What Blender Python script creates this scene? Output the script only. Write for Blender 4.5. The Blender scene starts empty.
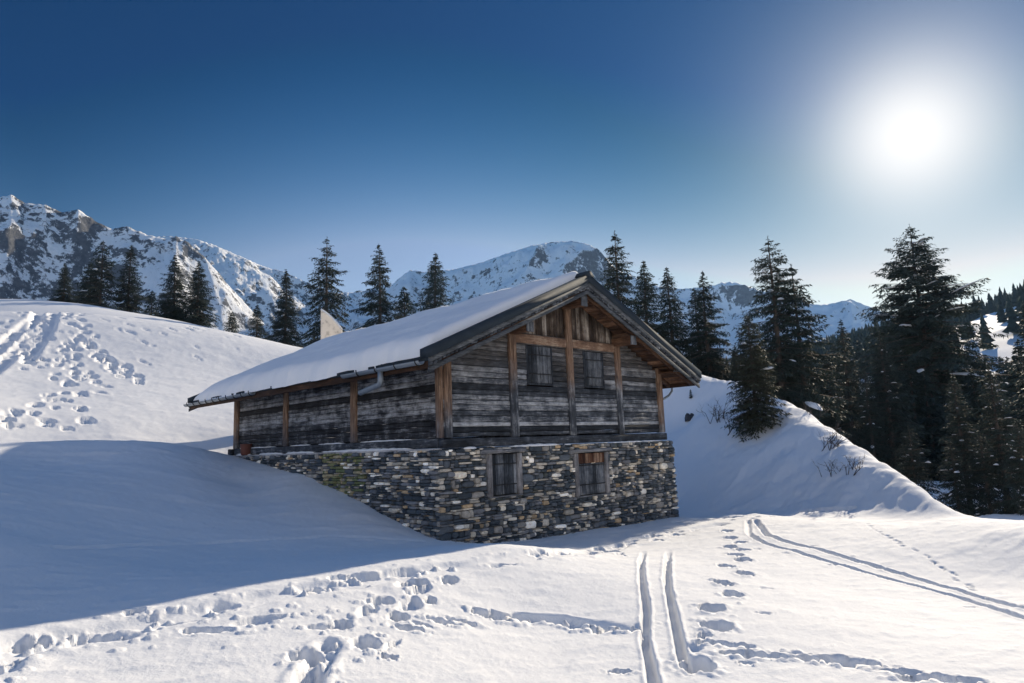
import bpy, math, random
import numpy as np
from mathutils import Vector, Matrix
R = math.radians
random.seed(5)
RNG = np.random.default_rng(11)
S = bpy.context.scene
COL = S.collection

# ------------------------------------------------------------------ camera model
F, PITCH, ROLL = 683.0, 0.149729, 0.037363
_cp, _sp, _cr, _sr = math.cos(PITCH), math.sin(PITCH), math.cos(ROLL), math.sin(ROLL)
_rt = np.array([1., 0, 0]); _up = np.array([0, -_sp, _cp]); FW = np.array([0, _cp, _sp])
RT = _cr * _rt - _sr * _up; UP = _sr * _rt + _cr * _up
def ray(x, y):
    d = (x - 512) / F * RT + (341.5 - y) / F * UP + FW
    return d / np.linalg.norm(d)
def at(x, y, dist):                       # point on the sight line at a horizontal distance
    d = ray(x, y); return d * (dist / math.hypot(d[0], d[1]))
SUN_EL, SUN_AZ = 20.85, 32.2              # degrees, azimuth from +Y towards +X
SUN = np.array([math.sin(R(SUN_AZ)) * math.cos(R(SUN_EL)), math.cos(R(SUN_AZ)) * math.cos(R(SUN_EL)), math.sin(R(SUN_EL))])

# ------------------------------------------------------------------ hut frame
HX, HY, HTH, W, L = -1.80605, 17.09666, 0.777175, 9.773, 12.606
EX = np.array([math.cos(HTH), math.sin(HTH), 0]); EY = np.array([-math.sin(HTH), math.cos(HTH), 0])
H0 = np.array([HX, HY, 0])
HB = -3.1                                 # hut base level
def hut_pt(u, v, z=0): return H0 + EX * u + EY * v + np.array([0, 0, z])
def on_u(x, y, u):
    d = ray(x, y); return d * ((u + H0 @ EX) / (d @ EX))
def on_v(x, y, v):
    d = ray(x, y); return d * ((v + H0 @ EY) / (d @ EY))

# ------------------------------------------------------------------ noise
_perm = np.random.default_rng(3).permutation(256); _perm = np.concatenate([_perm, _perm, _perm])
_ang = np.random.default_rng(4).uniform(0, 2 * np.pi, 256); _gx, _gy = np.cos(_ang), np.sin(_ang)
def perlin(x, y, seed=0):
    x = np.asarray(x, float) + seed * 17.31; y = np.asarray(y, float) + seed * 9.77
    xi = np.floor(x).astype(int); yi = np.floor(y).astype(int); fx = x - xi; fy = y - yi
    def g(ix, iy, dx, dy):
        h = _perm[_perm[ix & 255] + (iy & 255)]; return _gx[h] * dx + _gy[h] * dy
    u = fx * fx * fx * (fx * (fx * 6 - 15) + 10); v = fy * fy * fy * (fy * (fy * 6 - 15) + 10)
    a = g(xi, yi, fx, fy); b = g(xi + 1, yi, fx - 1, fy); c = g(xi, yi + 1, fx, fy - 1); d = g(xi + 1, yi + 1, fx - 1, fy - 1)
    return (a + u * (b - a)) * (1 - v) + (c + u * (d - c)) * v
def fbm(x, y, o=5, seed=0, gain=.5):
    s = 0; a = 1.
    for i in range(o): s = s + a * perlin(x * 2 ** i, y * 2 ** i, seed + i); a *= gain
    return s
def ridged(x, y, o=5, seed=0, gain=.5):
    s = 0; a = 1.; w = 1.
    for i in range(o):
        n = 1 - np.abs(perlin(x * 2 ** i, y * 2 ** i, seed + i)) * 2; n = n * n * w
        w = np.clip(n * 1.6, 0, 1); s = s + a * n; a *= gain
    return s
def smooth(a, b, x):
    t = np.clip((x - a) / (b - a), 0, 1); return t * t * (3 - 2 * t)

# ------------------------------------------------------------------ object helpers
def tag(o, label=None, cat=None, group=None, kind=None):
    if label: o['label'] = label
    if cat: o['category'] = cat
    if group: o['group'] = group
    if kind: o['kind'] = kind
    return o
def empty(name, loc, rz=0, sc=1.):
    o = bpy.data.objects.new(name, None); COL.objects.link(o)
    o.location = loc; o.rotation_euler = (0, 0, rz); o.scale = (sc, sc, sc); o.empty_display_size = .2
    return o
def link(name, me, mat=None, parent=None):
    o = bpy.data.objects.new(name, me); COL.objects.link(o)
    if mat and not me.materials: me.materials.append(mat)
    if parent: o.parent = parent
    return o
def np_mesh(name, V, Fq, smooth_=False, col=None):
    """mesh from numpy verts and a list/array of faces (quads or tris array, or ragged list)"""
    me = bpy.data.meshes.new(name)
    V = np.asarray(V, np.float32)
    if isinstance(Fq, np.ndarray):
        n, k = Fq.shape; loops = Fq.ravel(); tot = np.full(n, k)
    else:
        tot = np.array([len(f) for f in Fq]); loops = np.concatenate([np.asarray(f) for f in Fq]) if len(Fq) else np.zeros(0, int); n = len(Fq)
    start = np.concatenate([[0], np.cumsum(tot)[:-1]]) if n else np.zeros(0, int)
    me.vertices.add(len(V)); me.vertices.foreach_set('co', V.ravel())
    me.loops.add(len(loops)); me.loops.foreach_set('vertex_index', loops.astype(np.int32))
    me.polygons.add(n); me.polygons.foreach_set('loop_start', start.astype(np.int32)); me.polygons.foreach_set('loop_total', tot.astype(np.int32))
    if smooth_: me.polygons.foreach_set('use_smooth', np.ones(n, bool))
    if col is not None:
        a = me.color_attributes.new('tint', 'FLOAT_COLOR', 'POINT')
        c = np.ones((len(V), 4), np.float32); c[:, :3] = np.asarray(col, np.float32).reshape(len(V), -1)[:, :3]
        a.data.foreach_set('color', c.ravel())
    me.update(calc_edges=True); me.validate()
    return me
class MB:
    def __init__(s): s.v = []; s.f = []; s.c = []
    def add(s, V, Fs, col=(1, 1, 1)):
        o = len(s.v); s.v += [tuple(map(float, p)) for p in V]; s.f += [[i + o for i in f] for f in Fs]; s.c += [tuple(col)] * len(V)
    def hexa(s, P, col=(1, 1, 1)):        # 8 points: bottom ring then top ring
        s.add(P, [(3, 2, 1, 0), (4, 5, 6, 7), (0, 1, 5, 4), (1, 2, 6, 5), (2, 3, 7, 6), (3, 0, 4, 7)], col)
    def box(s, a, b, col=(1, 1, 1), bev=0.0):
        (x0, y0, z0), (x1, y1, z1) = a, b
        if bev <= 0:
            s.hexa([(x0, y0, z0), (x1, y0, z0), (x1, y1, z0), (x0, y1, z0), (x0, y0, z1), (x1, y0, z1), (x1, y1, z1), (x0, y1, z1)], col); return
        e = min(bev, (x1 - x0) / 3, (y1 - y0) / 3, (z1 - z0) / 3); V = []
        for ax in range(3):
            pass
        xs = (x0, x0 + e, x1 - e, x1); ys = (y0, y0 + e, y1 - e, y1); zs = (z0, z0 + e, z1 - e, z1)
        idx = {}; V = []
        def vid(i, j, k):
            if (i, j, k) not in idx: idx[(i, j, k)] = len(V); V.append((xs[i], ys[j], zs[k]))
            return idx[(i, j, k)]
        Fs = []
        for j, k in ((1, 2),):
            Fs += [[vid(0, 1, 1), vid(0, 1, 2), vid(0, 2, 2), vid(0, 2, 1)], [vid(3, 1, 1), vid(3, 2, 1), vid(3, 2, 2), vid(3, 1, 2)]]
            Fs += [[vid(1, 0, 1), vid(2, 0, 1), vid(2, 0, 2), vid(1, 0, 2)], [vid(1, 3, 1), vid(1, 3, 2), vid(2, 3, 2), vid(2, 3, 1)]]
            Fs += [[vid(1, 1, 0), vid(1, 2, 0), vid(2, 2, 0), vid(2, 1, 0)], [vid(1, 1, 3), vid(2, 1, 3), vid(2, 2, 3), vid(1, 2, 3)]]
        q = {0: 0, 1: 3}; r = {0: 1, 1: 2}
        for a_ in (0, 1):
            for b_ in (0, 1):
                # edges along x, y, z
                Fs.append([vid(1, q[a_], r[b_]), vid(2, q[a_], r[b_]), vid(2, r[a_], q[b_]), vid(1, r[a_], q[b_])])
                Fs.append([vid(q[a_], 1, r[b_]), vid(q[a_], 2, r[b_]), vid(r[a_], 2, q[b_]), vid(r[a_], 1, q[b_])])
                Fs.append([vid(q[a_], r[b_], 1), vid(q[a_], r[b_], 2), vid(r[a_], q[b_], 2), vid(r[a_], q[b_], 1)])
                for c_ in (0, 1):
                    Fs.append([vid(q[a_], r[b_], r[c_]), vid(r[a_], q[b_], r[c_]), vid(r[a_], r[b_], q[c_])])
        s.add(V, Fs, col)
    def tube(s, pts, rads, n=8, col=(1, 1, 1), half=False, cap=True):
        pts = [np.asarray(p, float) for p in pts]; V = []
        for i, p in enumerate(pts):
            t = pts[min(i + 1, len(pts) - 1)] - pts[max(i - 1, 0)]; t /= (np.linalg.norm(t) + 1e-9)
            a = np.cross(t, (0, 0, 1.)) if abs(t[2]) < .95 else np.cross(t, (0, 1., 0)); a /= np.linalg.norm(a); b = np.cross(a, t)
            r = rads[i] if hasattr(rads, '__len__') else rads
            for k in range(n):
                w = 2 * math.pi * k / n; V.append(p + r * (math.cos(w) * a + math.sin(w) * b))
        Fs = [[i * n + k, i * n + (k + 1) % n, (i + 1) * n + (k + 1) % n, (i + 1) * n + k] for i in range(len(pts) - 1) for k in range(n)]
        if cap: Fs += [list(range(n))[::-1], [(len(pts) - 1) * n + k for k in range(n)]]
        s.add(V, Fs, col)
    def build(s, name, mat, parent=None, sm=False, shift=(0, 0, 0), recalc=True):
        V = np.array(s.v) - np.array(shift)
        me = np_mesh(name, V, s.f, sm, np.array(s.c))
        if recalc:
            import bmesh
            bm = bmesh.new(); bm.from_mesh(me); bmesh.ops.recalc_face_normals(bm, faces=bm.faces); bm.to_mesh(me); bm.free()
        return link(name, me, mat, parent)

# ------------------------------------------------------------------ materials
class NT:
    def __init__(s, m): s.t = m.node_tree; s.n = s.t.nodes; s.l = s.t.links
    def node(s, typ, **kw):
        n = s.n.new(typ)
        for k, v in kw.items():
            if k.startswith('i_'): 
                key = k[2:]; key = int(key) if key.isdigit() else key.replace('_', ' ')
                s.put(n.inputs[key], v)
            else: setattr(n, k, v)
        return n
    def put(s, sock, v):
        if hasattr(v, 'is_output'): s.l.new(v, sock)
        else: sock.default_value = v
    def noise(s, vec, scale, detail=6, rough=.6, dist=0):
        n = s.node('ShaderNodeTexNoise', i_Scale=scale, i_Detail=detail, i_Roughness=rough, i_Distortion=dist)
        if vec is not None: s.l.new(vec, n.inputs['Vector'])
        return n.outputs['Fac']
    def ramp(s, fac, stops):
        n = s.node('ShaderNodeValToRGB'); s.l.new(fac, n.inputs[0]); cr = n.color_ramp
        while len(cr.elements) < len(stops): cr.elements.new(.5)
        for e, (p, c) in zip(cr.elements, stops):
            e.position = p; e.color = (c, c, c, 1) if isinstance(c, (int, float)) else (*c, 1)
        return n.outputs[0]
    def mix(s, fac, a, b, mode='MIX'):
        n = s.node('ShaderNodeMix', data_type='RGBA', blend_type=mode)
        for sock, v in ((n.inputs[0], fac), (n.inputs[6], a), (n.inputs[7], b)):
            if isinstance(v, tuple): v = (*v, 1) if len(v) == 3 else v
            s.put(sock, v)
        return n.outputs[2]
    def math(s, op, a, b=0., c=None):
        n = s.node('ShaderNodeMath', operation=op); s.put(n.inputs[0], a); s.put(n.inputs[1], b)
        if c is not None: s.put(n.inputs[2], c)
        return n.outputs[0]
    def obj(s, scale=(1, 1, 1)):
        c = s.node('ShaderNodeTexCoord'); m = s.node('ShaderNodeMapping'); m.inputs['Scale'].default_value = scale
        s.l.new(c.outputs['Object'], m.inputs[0]); return m.outputs[0]
    def geo(s): return s.node('ShaderNodeNewGeometry')
    def tint(s): return s.node('ShaderNodeVertexColor', layer_name='tint').outputs[0]
    def bump(s, h, strength=.3, dist=.02, normal=None):
        n = s.node('ShaderNodeBump', i_Strength=strength, i_Distance=dist); s.l.new(h, n.inputs['Height'])
        if normal is not None: s.l.new(normal, n.inputs['Normal'])
        return n.outputs[0]
def material(name):
    m = bpy.data.materials.new(name); m.use_nodes = True
    return m, NT(m), m.node_tree.nodes['Principled BSDF']
def setp(t, p, **kw):
    for k, v in kw.items(): t.put(p.inputs[k.replace('_', ' ')], (*v, 1) if isinstance(v, tuple) and len(v) == 3 else v)

def snow_mat(name, fine=30., amp=.012, big=2.2, bigamp=.028, tone=(.86, .865, .875)):
    m, t, p = material(name)
    co = t.obj()
    n1 = t.noise(co, fine, 4, .65); n2 = t.noise(co, big, 5, .55); n3 = t.noise(co, fine * 5, 2, .6)
    b = t.bump(n2, .6, bigamp); b = t.bump(n1, .55, amp, b); b = t.bump(n3, .35, amp * .25, b)
    col = t.mix(t.noise(co, .8, 4), tone, tuple(c * .95 for c in tone))
    setp(t, p, Base_Color=col, Roughness=.8, Specular_IOR_Level=.04, Normal=b)
    return m
M = {}
M['snow'] = snow_mat('snow')
M['roof_snow'] = snow_mat('roof_snow', 22., .012, 1.3, .06)
M['tree_snow'] = snow_mat('tree_snow', 20., .02, 3., .05, (.8, .81, .83))

def wood(name, axis, cols, dark=.5, streak=1., rough=.85):
    """weathered timber: streaks along the grain; cols = (dark, mid, light)"""
    m, t, p = material(name)
    sc = {'h': (1.1, 1.1, 22.), 'v': (16., 16., .7)}[axis]; sc2 = {'h': (.5, .5, 3.2), 'v': (5., 5., .35)}[axis]
    co = t.obj(sc); co2 = t.obj(sc2); co3 = t.obj()
    g = t.noise(co, 2.2, 8, .68, .4); g2 = t.noise(co2, 1.6, 5, .6, .6); spot = t.noise(co3, 2.3, 6, .7)
    tv = t.tint()
    v = t.math('ADD', t.math('MULTIPLY', g, .62), t.math('MULTIPLY', g2, .38))
    sep = t.node('ShaderNodeSeparateColor'); t.l.new(tv, sep.inputs[0])
    v = t.math('ADD', v, t.math('MULTIPLY', t.math('SUBTRACT', sep.outputs[0], .5), .34))
    v = t.math('ADD', v, t.math('MULTIPLY', t.math('SUBTRACT', spot, .5), .62))
    c = t.ramp(v, [(.34, cols[0]), (.52, cols[1]), (.66, cols[2]), (.78, tuple(min(1, x * 1.6) for x in cols[2]))])
    crack = t.ramp(t.noise(co, 4.5, 6, .75, .3), [(.36, .25), (.44, 1.)])
    c = t.mix(1., c, crack, 'MULTIPLY')
    b = t.bump(g, .7, .02); b = t.bump(crack, .5, .01, b)
    setp(t, p, Base_Color=c, Roughness=rough, Specular_IOR_Level=.25, Normal=b)
    return m
def wood2(name, axis, low, high, z0, z1, **kw):
    """sheltered warm timber towards the eaves, greyed lower down (wear, in the thing's own height)"""
    m = wood(name, axis, low, **kw); t = NT(m); p = m.node_tree.nodes['Principled BSDF']
    cl = p.inputs['Base Color'].links[0].from_socket
    m2cols = high
    co = t.obj(); sep = t.node('ShaderNodeSeparateXYZ'); t.l.new(co, sep.inputs[0])
    h = t.math('ADD', sep.outputs[2], t.math('MULTIPLY', t.math('SUBTRACT', t.noise(co, 1.1, 5, .6), .5), 2.2))
    mr = t.node('ShaderNodeMapRange', interpolation_type='SMOOTHSTEP'); t.l.new(h, mr.inputs[0]); mr.inputs[1].default_value = z0; mr.inputs[2].default_value = z1
    g = t.noise(t.obj({'h': (1.1, 1.1, 26.), 'v': (16., 16., .7)}[axis]), 2.7, 8, .7, .3)
    warm = t.ramp(g, [(.38, m2cols[0]), (.50, m2cols[1]), (.66, m2cols[2])])
    kn = t.ramp(t.noise(t.obj({'h': (.8, .8, 3.), 'v': (3., 3., .8)}[axis]), 2.4, 5, .65), [(.34, .35), (.52, 1.)]); warm = t.mix(.8, warm, kn, 'MULTIPLY')
    t.l.new(t.mix(mr.outputs[0], cl, warm), p.inputs['Base Color'])
    return m
GREY = ((.016, .019, .024), (.068, .077, .092), (.34, .35, .365))
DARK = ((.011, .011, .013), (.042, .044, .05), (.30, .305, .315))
BROWN = ((.05, .03, .018), (.13, .085, .055), (.30, .23, .17))
WARM = ((.085, .05, .033), (.225, .135, .088), (.42, .31, .22))
zz = -HB
M['plank'] = wood2('front_planks', 'h', GREY, ((.024, .023, .024), (.085, .076, .071), (.31, .28, .255)), zz + 1.5, zz + 3.2)
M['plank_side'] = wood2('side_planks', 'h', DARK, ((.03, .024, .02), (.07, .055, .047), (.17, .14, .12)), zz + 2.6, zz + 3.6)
M['board'] = wood('gable_boards', 'v', ((.035, .025, .02), (.12, .09, .07), (.33, .29, .25)))
M['post'] = wood2('posts', 'v', GREY, WARM, zz + 1.3, zz + 2.7)
M['corner'] = wood2('corner_posts', 'v', GREY, WARM, zz - .3, zz + 1.3)
M['corner_front'] = wood2('corner_front', 'v', GREY, WARM, zz + .3, zz + 1.6)
M['verge'] = wood('verge_timber', 'h', ((.04, .045, .052), (.11, .12, .132), (.24, .25, .262)))
M['beam'] = wood('beams', 'h', WARM)
M['sill'] = wood('sill_timber', 'h', GREY)
M['grey_v'] = wood('grey_upright_timber', 'v', ((.07, .065, .066), (.23, .22, .22), (.42, .40, .39)))
M['grey_h'] = wood('grey_level_timber', 'h', ((.07, .07, .072), (.2, .2, .205), (.38, .37, .37)))
M['shutter'] = wood('shutter_timber', 'v', ((.022, .026, .032), (.075, .085, .10), (.2, .21, .225)))
M['shutter_dark'] = wood('shutter_dark', 'v', ((.012, .015, .02), (.042, .049, .06), (.13, .14, .155)))
M['rusty_board'] = wood('rusty_timber', 'v', ((.04, .017, .011), (.115, .05, .028), (.28, .18, .12)))
M['soffit'] = wood('soffit_timber', 'h', ((.035, .018, .011), (.10, .05, .028), (.20, .11, .065)))
M['iron'] = material('iron')[0]; setp(NT(M['iron']), M['iron'].node_tree.nodes['Principled BSDF'], Base_Color=(.012, .012, .014), Roughness=.6, Metallic=.3)
def metal(name, c, rough=.45, met=.6):
    m, t, p = material(name); co = t.obj()
    n = t.noise(co, 3., 6, .65); n2 = t.noise(co, 25, 3)
    setp(t, p, Base_Color=t.mix(n, tuple(x * .65 for x in c), tuple(min(1, x * 1.3) for x in c)), Roughness=t.math('ADD', t.math('MULTIPLY', n2, .25), rough - .1), Metallic=met, Normal=t.bump(n2, .1, .01))
    return m
M['flashing'] = metal('slate_blue_metal', (.032, .043, .056), .72, .0)
M['flashing'].node_tree.nodes['Principled BSDF'].inputs['Specular IOR Level'].default_value = .08
M['zinc'] = metal('zinc', (.24, .27, .30), .5, .6)
def pale_sheet():
    m, t, p = material('pale_sheet'); n = t.noise(t.obj(), 2.2, 6, .7); c = t.ramp(n, [(.3, (.30, .29, .28)), (.48, (.78, .75, .71))])
    setp(t, p, Base_Color=c, Roughness=.7); tr = t.node('ShaderNodeBsdfTranslucent'); t.l.new(c, tr.inputs[0]); mx = t.node('ShaderNodeMixShader'); mx.inputs[0].default_value = .5
    t.l.new(p.outputs[0], mx.inputs[1]); t.l.new(tr.outputs[0], mx.inputs[2]); t.l.new(mx.outputs[0], t.n['Material Output'].inputs[0]); return m
M['pale_sheet'] = pale_sheet()
M['rust'] = metal('rust_red', (.16, .06, .045), .75, 0)
def stone_mat():
    m, t, p = material('dry_stone'); co = t.obj(); c = t.tint()
    n = t.noise(co, 9, 7, .7); n2 = t.noise(co, 45, 4, .65); lay = t.noise(t.obj((2, 2, 14)), 4, 5, .6, .4)
    v = t.math('ADD', t.math('MULTIPLY', n, .9), t.math('MULTIPLY', lay, .7))
    c = t.mix(1., c, t.ramp(v, [(.45, .65), (.8, 1.45), (1.0, 1.9)]), 'MULTIPLY')
    lich = t.ramp(t.noise(co, 3.2, 7, .72), [(.58, 0.), (.68, 1.)])
    c = t.mix(t.math('MULTIPLY', lich, .45), c, (.20, .20, .13))
    b = t.bump(n, .6, .03); b = t.bump(lay, .5, .015, b); b = t.bump(n2, .3, .006, b)
    setp(t, p, Base_Color=c, Roughness=.88, Specular_IOR_Level=.25, Normal=b); return m
M['stone'] = stone_mat()
def foliage(name, c, var=.5):
    m, t, p = material(name); tv = t.tint()
    oi = t.node('ShaderNodeObjectInfo').outputs['Random']
    co = t.obj(); n = t.noise(co, .9, 4, .6)
    k = t.math('ADD', t.math('MULTIPLY', n, .9), t.math('MULTIPLY', oi, .35))
    base = t.mix(k, tuple(x * .55 for x in c), tuple(x * 1.5 for x in c))
    base = t.mix(1., base, tv, 'MULTIPLY')
    setp(t, p, Base_Color=base, Roughness=.7, Specular_IOR_Level=.25)
    tr = t.node('ShaderNodeBsdfTranslucent'); t.l.new(base, tr.inputs[0])
    mx = t.node('ShaderNodeMixShader'); mx.inputs[0].default_value = .14
    t.l.new(p.outputs[0], mx.inputs[1]); t.l.new(tr.outputs[0], mx.inputs[2])
    t.l.new(mx.outputs[0], t.n['Material Output'].inputs[0]); return m
M['needles'] = foliage('spruce_needles', (.032, .045, .037))
M['needles_brown'] = foliage('spruce_needles_olive', (.048, .054, .036))
def bark():
    m, t, p = material('bark'); n = t.noise(t.obj((9, 9, 2)), 3, 6, .7)
    setp(t, p, Base_Color=t.ramp(n, [(.35, (.03, .024, .02)), (.65, (.12, .095, .08))]), Roughness=.9, Normal=t.bump(n, .6, .03)); return m
M['bark'] = bark()
def mountain_mat(name, rockiness=.0):
    m, t, p = material(name); co = t.obj()
    g = t.geo(); sep = t.node('ShaderNodeSeparateXYZ'); t.l.new(g.outputs['True Normal'], sep.inputs[0])
    n = t.noise(co, .036, 9, .72); n2 = t.noise(co, .16, 7, .75); st = t.noise(t.obj((1, 1, .22)), .07, 8, .7, .5)
    v = t.math('ADD', t.math('MULTIPLY', sep.outputs[2], .7), t.math('MULTIPLY', t.math('SUBTRACT', n, .5), .85))
    v = t.math('ADD', v, t.math('MULTIPLY', t.math('SUBTRACT', n2, .5), .42))
    v = t.math('ADD', v, t.math('MULTIPLY', t.math('SUBTRACT', st, .5), .75))
    f = t.ramp(v, [(.40 + rockiness, 0.), (.47 + rockiness, 1.)])
    rock = t.ramp(n2, [(.3, (.055, .062, .075)), (.7, (.16, .165, .18))])
    setp(t, p, Base_Color=t.mix(f, rock, (.82, .83, .85)), Roughness=.8, Specular_IOR_Level=.15, Normal=t.bump(t.math('ADD', n2, n), .6, 5.)); return m
M['mountain'] = mountain_mat('snowy_rock', -.075)
M['mountain_mid'] = mountain_mat('snowy_rock_mid', -.095)
M['mountain_far'] = mountain_mat('snowy_rock_far', -.10)

# ------------------------------------------------------------------ terrain
CP = []                                   # control points (x, y, z)
def cp(px, py, d, dz=0): p = at(px, py, d); CP.append((p[0], p[1], p[2] + dz))
def cw(p, dz=0): CP.append((p[0], p[1], p[2] + dz))
def cz(az, d, z): CP.append((d * math.sin(R(az)), d * math.cos(R(az)), z))
# around the camera
for az in range(-100, 101, 25):
    for d in (.5, 2.5): cz(az, d, -2.08)
for az, z in ((-100, -1.9), (-75, -1.9), (-55, -1.82), (-38, -1.84), (-20, -1.98), (0, -2.1), (20, -2.14), (38, -2.14), (55, -2.1), (80, -2.), (100, -2.)): cz(az, 5.2, z)
for az, z in ((0, -2.2), (18, -2.3), (36, -2.38), (60, -2.4), (90, -2.3)): cz(az, 9.5, z)
for az, z in ((8, -2.45), (20, -2.55), (36, -2.65), (55, -2.8), (80, -2.9)): cz(az, 16, z)
# meadow right of the hut
for px, py, d in ((700, 518, 24.6), (760, 516, 24.4), (850, 520, 22.4)): cp(px, py, d)
# hut walls: snow line
for px, py in ((480, 544.5), (540, 539), (600, 529), (640, 523), (678, 517)): cw(on_v(px, py, -.18))
for px, py in ((250, 460), (270, 465), (300, 473.5), (340, 492), (380, 514), (420, 534), (446, 543)): cw(on_u(px, py, -.30))
# inside and behind the hut
for u, v, z in ((4, 4, -2.2), (8, 5, -2.6), (4, 9, -1.2), (8.5, 10, -2.0), (0, 13.2, -.05), (5, 14.5, .2), (10.6, 6, -2.75), (11, 12, -1.6), (10.8, 16, .2)): cw(hut_pt(u, v, z))
# drift left of the hut
for px, py, d in ((-130, 448, 24.5), (0, 460, 22.4), (60, 461, 22.6), (0, 443, 25), (60, 442, 25.4), (100, 441.6, 25.8), (165, 443, 26.6), (200, 449.5, 27.1), (230, 455, 27.5)): cp(px, py, d)
for px, py, d in ((-130, 444, 29), (0, 441, 29.5), (60, 440, 29.5), (120, 440.5, 30), (165, 441, 30), (200, 444, 30.5), (232, 447, 31)): cp(px, py, d, -.55)
for px, py, d in ((-130, 490, 16), (0, 480, 18.0), (100, 480, 19.2), (190, 480, 20.8), (240, 482, 22.6), (0, 545, 12.2), (100, 545, 13.4), (200, 543, 14.7), (300, 522, 17.4), (330, 548, 14.8), (400, 545, 15.6), (250, 500, 20.0),
                  (-130, 650, 8.5), (0, 632, 8.88), (100, 617, 9.15), (200, 596, 9.62), (300, 577, 10.35), (400, 560, 11.48), (450, 553, 12.26), (500, 545, 13.24)): cp(px, py, d)
# left hill up to its crest
for px, py, d in ((-130, 415, 33), (0, 425, 33), (120, 430, 33), (215, 432, 34), (0, 390, 40), (120, 393, 40), (220, 396, 41), (0, 350, 49), (120, 356, 49), (230, 366, 49), (300, 376, 48)): cp(px, py, d)
CREST = ((-260, 315, 62), (-130, 308, 62), (0, 304.5, 61), (60, 306, 61), (120, 310.5, 60), (180, 318, 59), (240, 328.5, 58), (300, 342, 57), (380, 352, 56), (480, 362, 54), (590, 366, 52))
for px, py, d in CREST: cp(px, py, d, -.55)
for px, py, d in CREST: cp(px, py, d * 1.25, -2.2)
for px, py, d in CREST: cp(px, py, d * 1.8, -5), cp(px, py, d * 2.6, -6)
# right hill: a foot line and a crest line with a slightly bulging face between them
FT = ((690, 490, 33.5), (745, 495, 30), (800, 501, 27.4), (850, 507.5, 25.2), (900, 511.5, 23.7), (925, 513, 23.1), (950, 514.3, 22.6))
RC = ((692, 372, 47), (740, 385, 43.5), (793, 404, 38.8), (845, 436.5, 32.4), (893, 470, 27.2), (920, 489, 25), (947, 508, 23.2))
def dens(P, n=17): P = np.array(P, float); t_ = np.linspace(0, len(P) - 1, n); return np.stack([np.interp(t_, np.arange(len(P)), P[:, k]) for k in range(3)], 1)
for (fx_, fy_, fd), (cx_, cy_, cd) in zip(dens(FT), dens(RC)):
    f_, c_ = at(fx_, fy_, fd), at(cx_, cy_, cd); CP.append(tuple(f_)); CP.append(tuple(c_))
    for q in (.25, .5, .75):
        p_ = f_ + (c_ - f_) * q; CP.append((p_[0], p_[1], p_[2] + .10 * q * np.linalg.norm(c_ - f_) * (.55 if 780 < cx_ < 860 else .25) * math.sin(math.pi * q)))
    cp(cx_, cy_, cd + 1.6, -.12); cp(cx_, cy_, cd + 5., -.9); cp(cx_, cy_, cd + 10, -2.2)
cp(650, 370, 49); cp(690, 430, 40.5)
for px, py, d in ((860, 475, 44), (910, 500, 36), (945, 510, 31)): cp(px, py, d, -1.2)
for px, py, d in ((962, 515.5, 23.5), (1000, 521, 20.8), (1024, 527, 19.4), (1120, 545, 17)): cp(px, py, d)
for px, py, d in ((985, 517.5, 28), (1024, 518.5, 26), (930, 512, 42), (1000, 515, 40), (1120, 520, 36)): cp(px, py, d, -.25)
for px, py, d in ((800, 440, 56), (860, 480, 56), (930, 500, 60), (1024, 505, 60), (720, 395, 62), (650, 385, 62)): cp(px, py, d, -1.)
# valley and the far slope on the right
for px, py, d in ((650, 440, 130), (720, 450, 120), (800, 462, 120), (900, 478, 110), (1024, 480, 100), (1150, 470, 100)): cp(px, py, d)
for px, py, d in ((500, 445, 260), (650, 430, 260), (760, 412, 260), (850, 400, 250), (930, 398, 230), (985, 390, 215), (1024, 390, 210), (1150, 380, 200)): cp(px, py, d)
for px, py, d in ((500, 420, 460), (650, 402, 460), (760, 385, 440), (830, 362, 420), (900, 352, 400), (960, 340, 380), (1000, 326, 370), (1040, 318, 360), (1150, 300, 350)): cp(px, py, d)
for px, py, d in ((500, 410, 700), (650, 395, 700), (760, 372, 650), (830, 352, 620), (900, 340, 580), (960, 327, 540), (1000, 312, 520), (1040, 305, 510), (1150, 280, 500)): cp(px, py, d)
for az, z in ((-100, -25), (-60, -25), (-40, -25), (-25, -22), (-10, -20), (5, -10)):
    for d in (200, 600): cz(az, d, z)
for az in (60, 90): cz(az, 40, -4), cz(az, 200, 10), cz(az, 600, 60)
for az in (-100, -75, -60): cz(az, 10, -1.5), cz(az, 20, .2), cz(az, 35, 2.5), cz(az, 70, 9)
for az in (75, 100): cz(az, 20, -3), cz(az, 60, -3.5)
CP = np.array(CP)
def lp(x, y):
    d = np.hypot(x, y); return np.stack([np.arctan2(x, y) * np.clip(d / 4, 0, 1) * 1.6, np.log(d + 1.5) * 1.25], -1)
_C = lp(CP[:, 0], CP[:, 1]); _n = len(CP)
def _phi(r2): return .5 * r2 * np.log(r2 + 1e-12)
_K = _phi(((_C[:, None] - _C[None]) ** 2).sum(-1)) + np.eye(_n) * 4e-4
_P = np.concatenate([np.ones((_n, 1)), _C], 1)
_zs = CP[:, 2] / (1 + np.hypot(CP[:, 0], CP[:, 1]) * .05)
_sol = np.linalg.solve(np.block([[_K, _P], [_P.T, np.zeros((3, 3))]]), np.concatenate([_zs, np.zeros(3)]))
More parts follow.
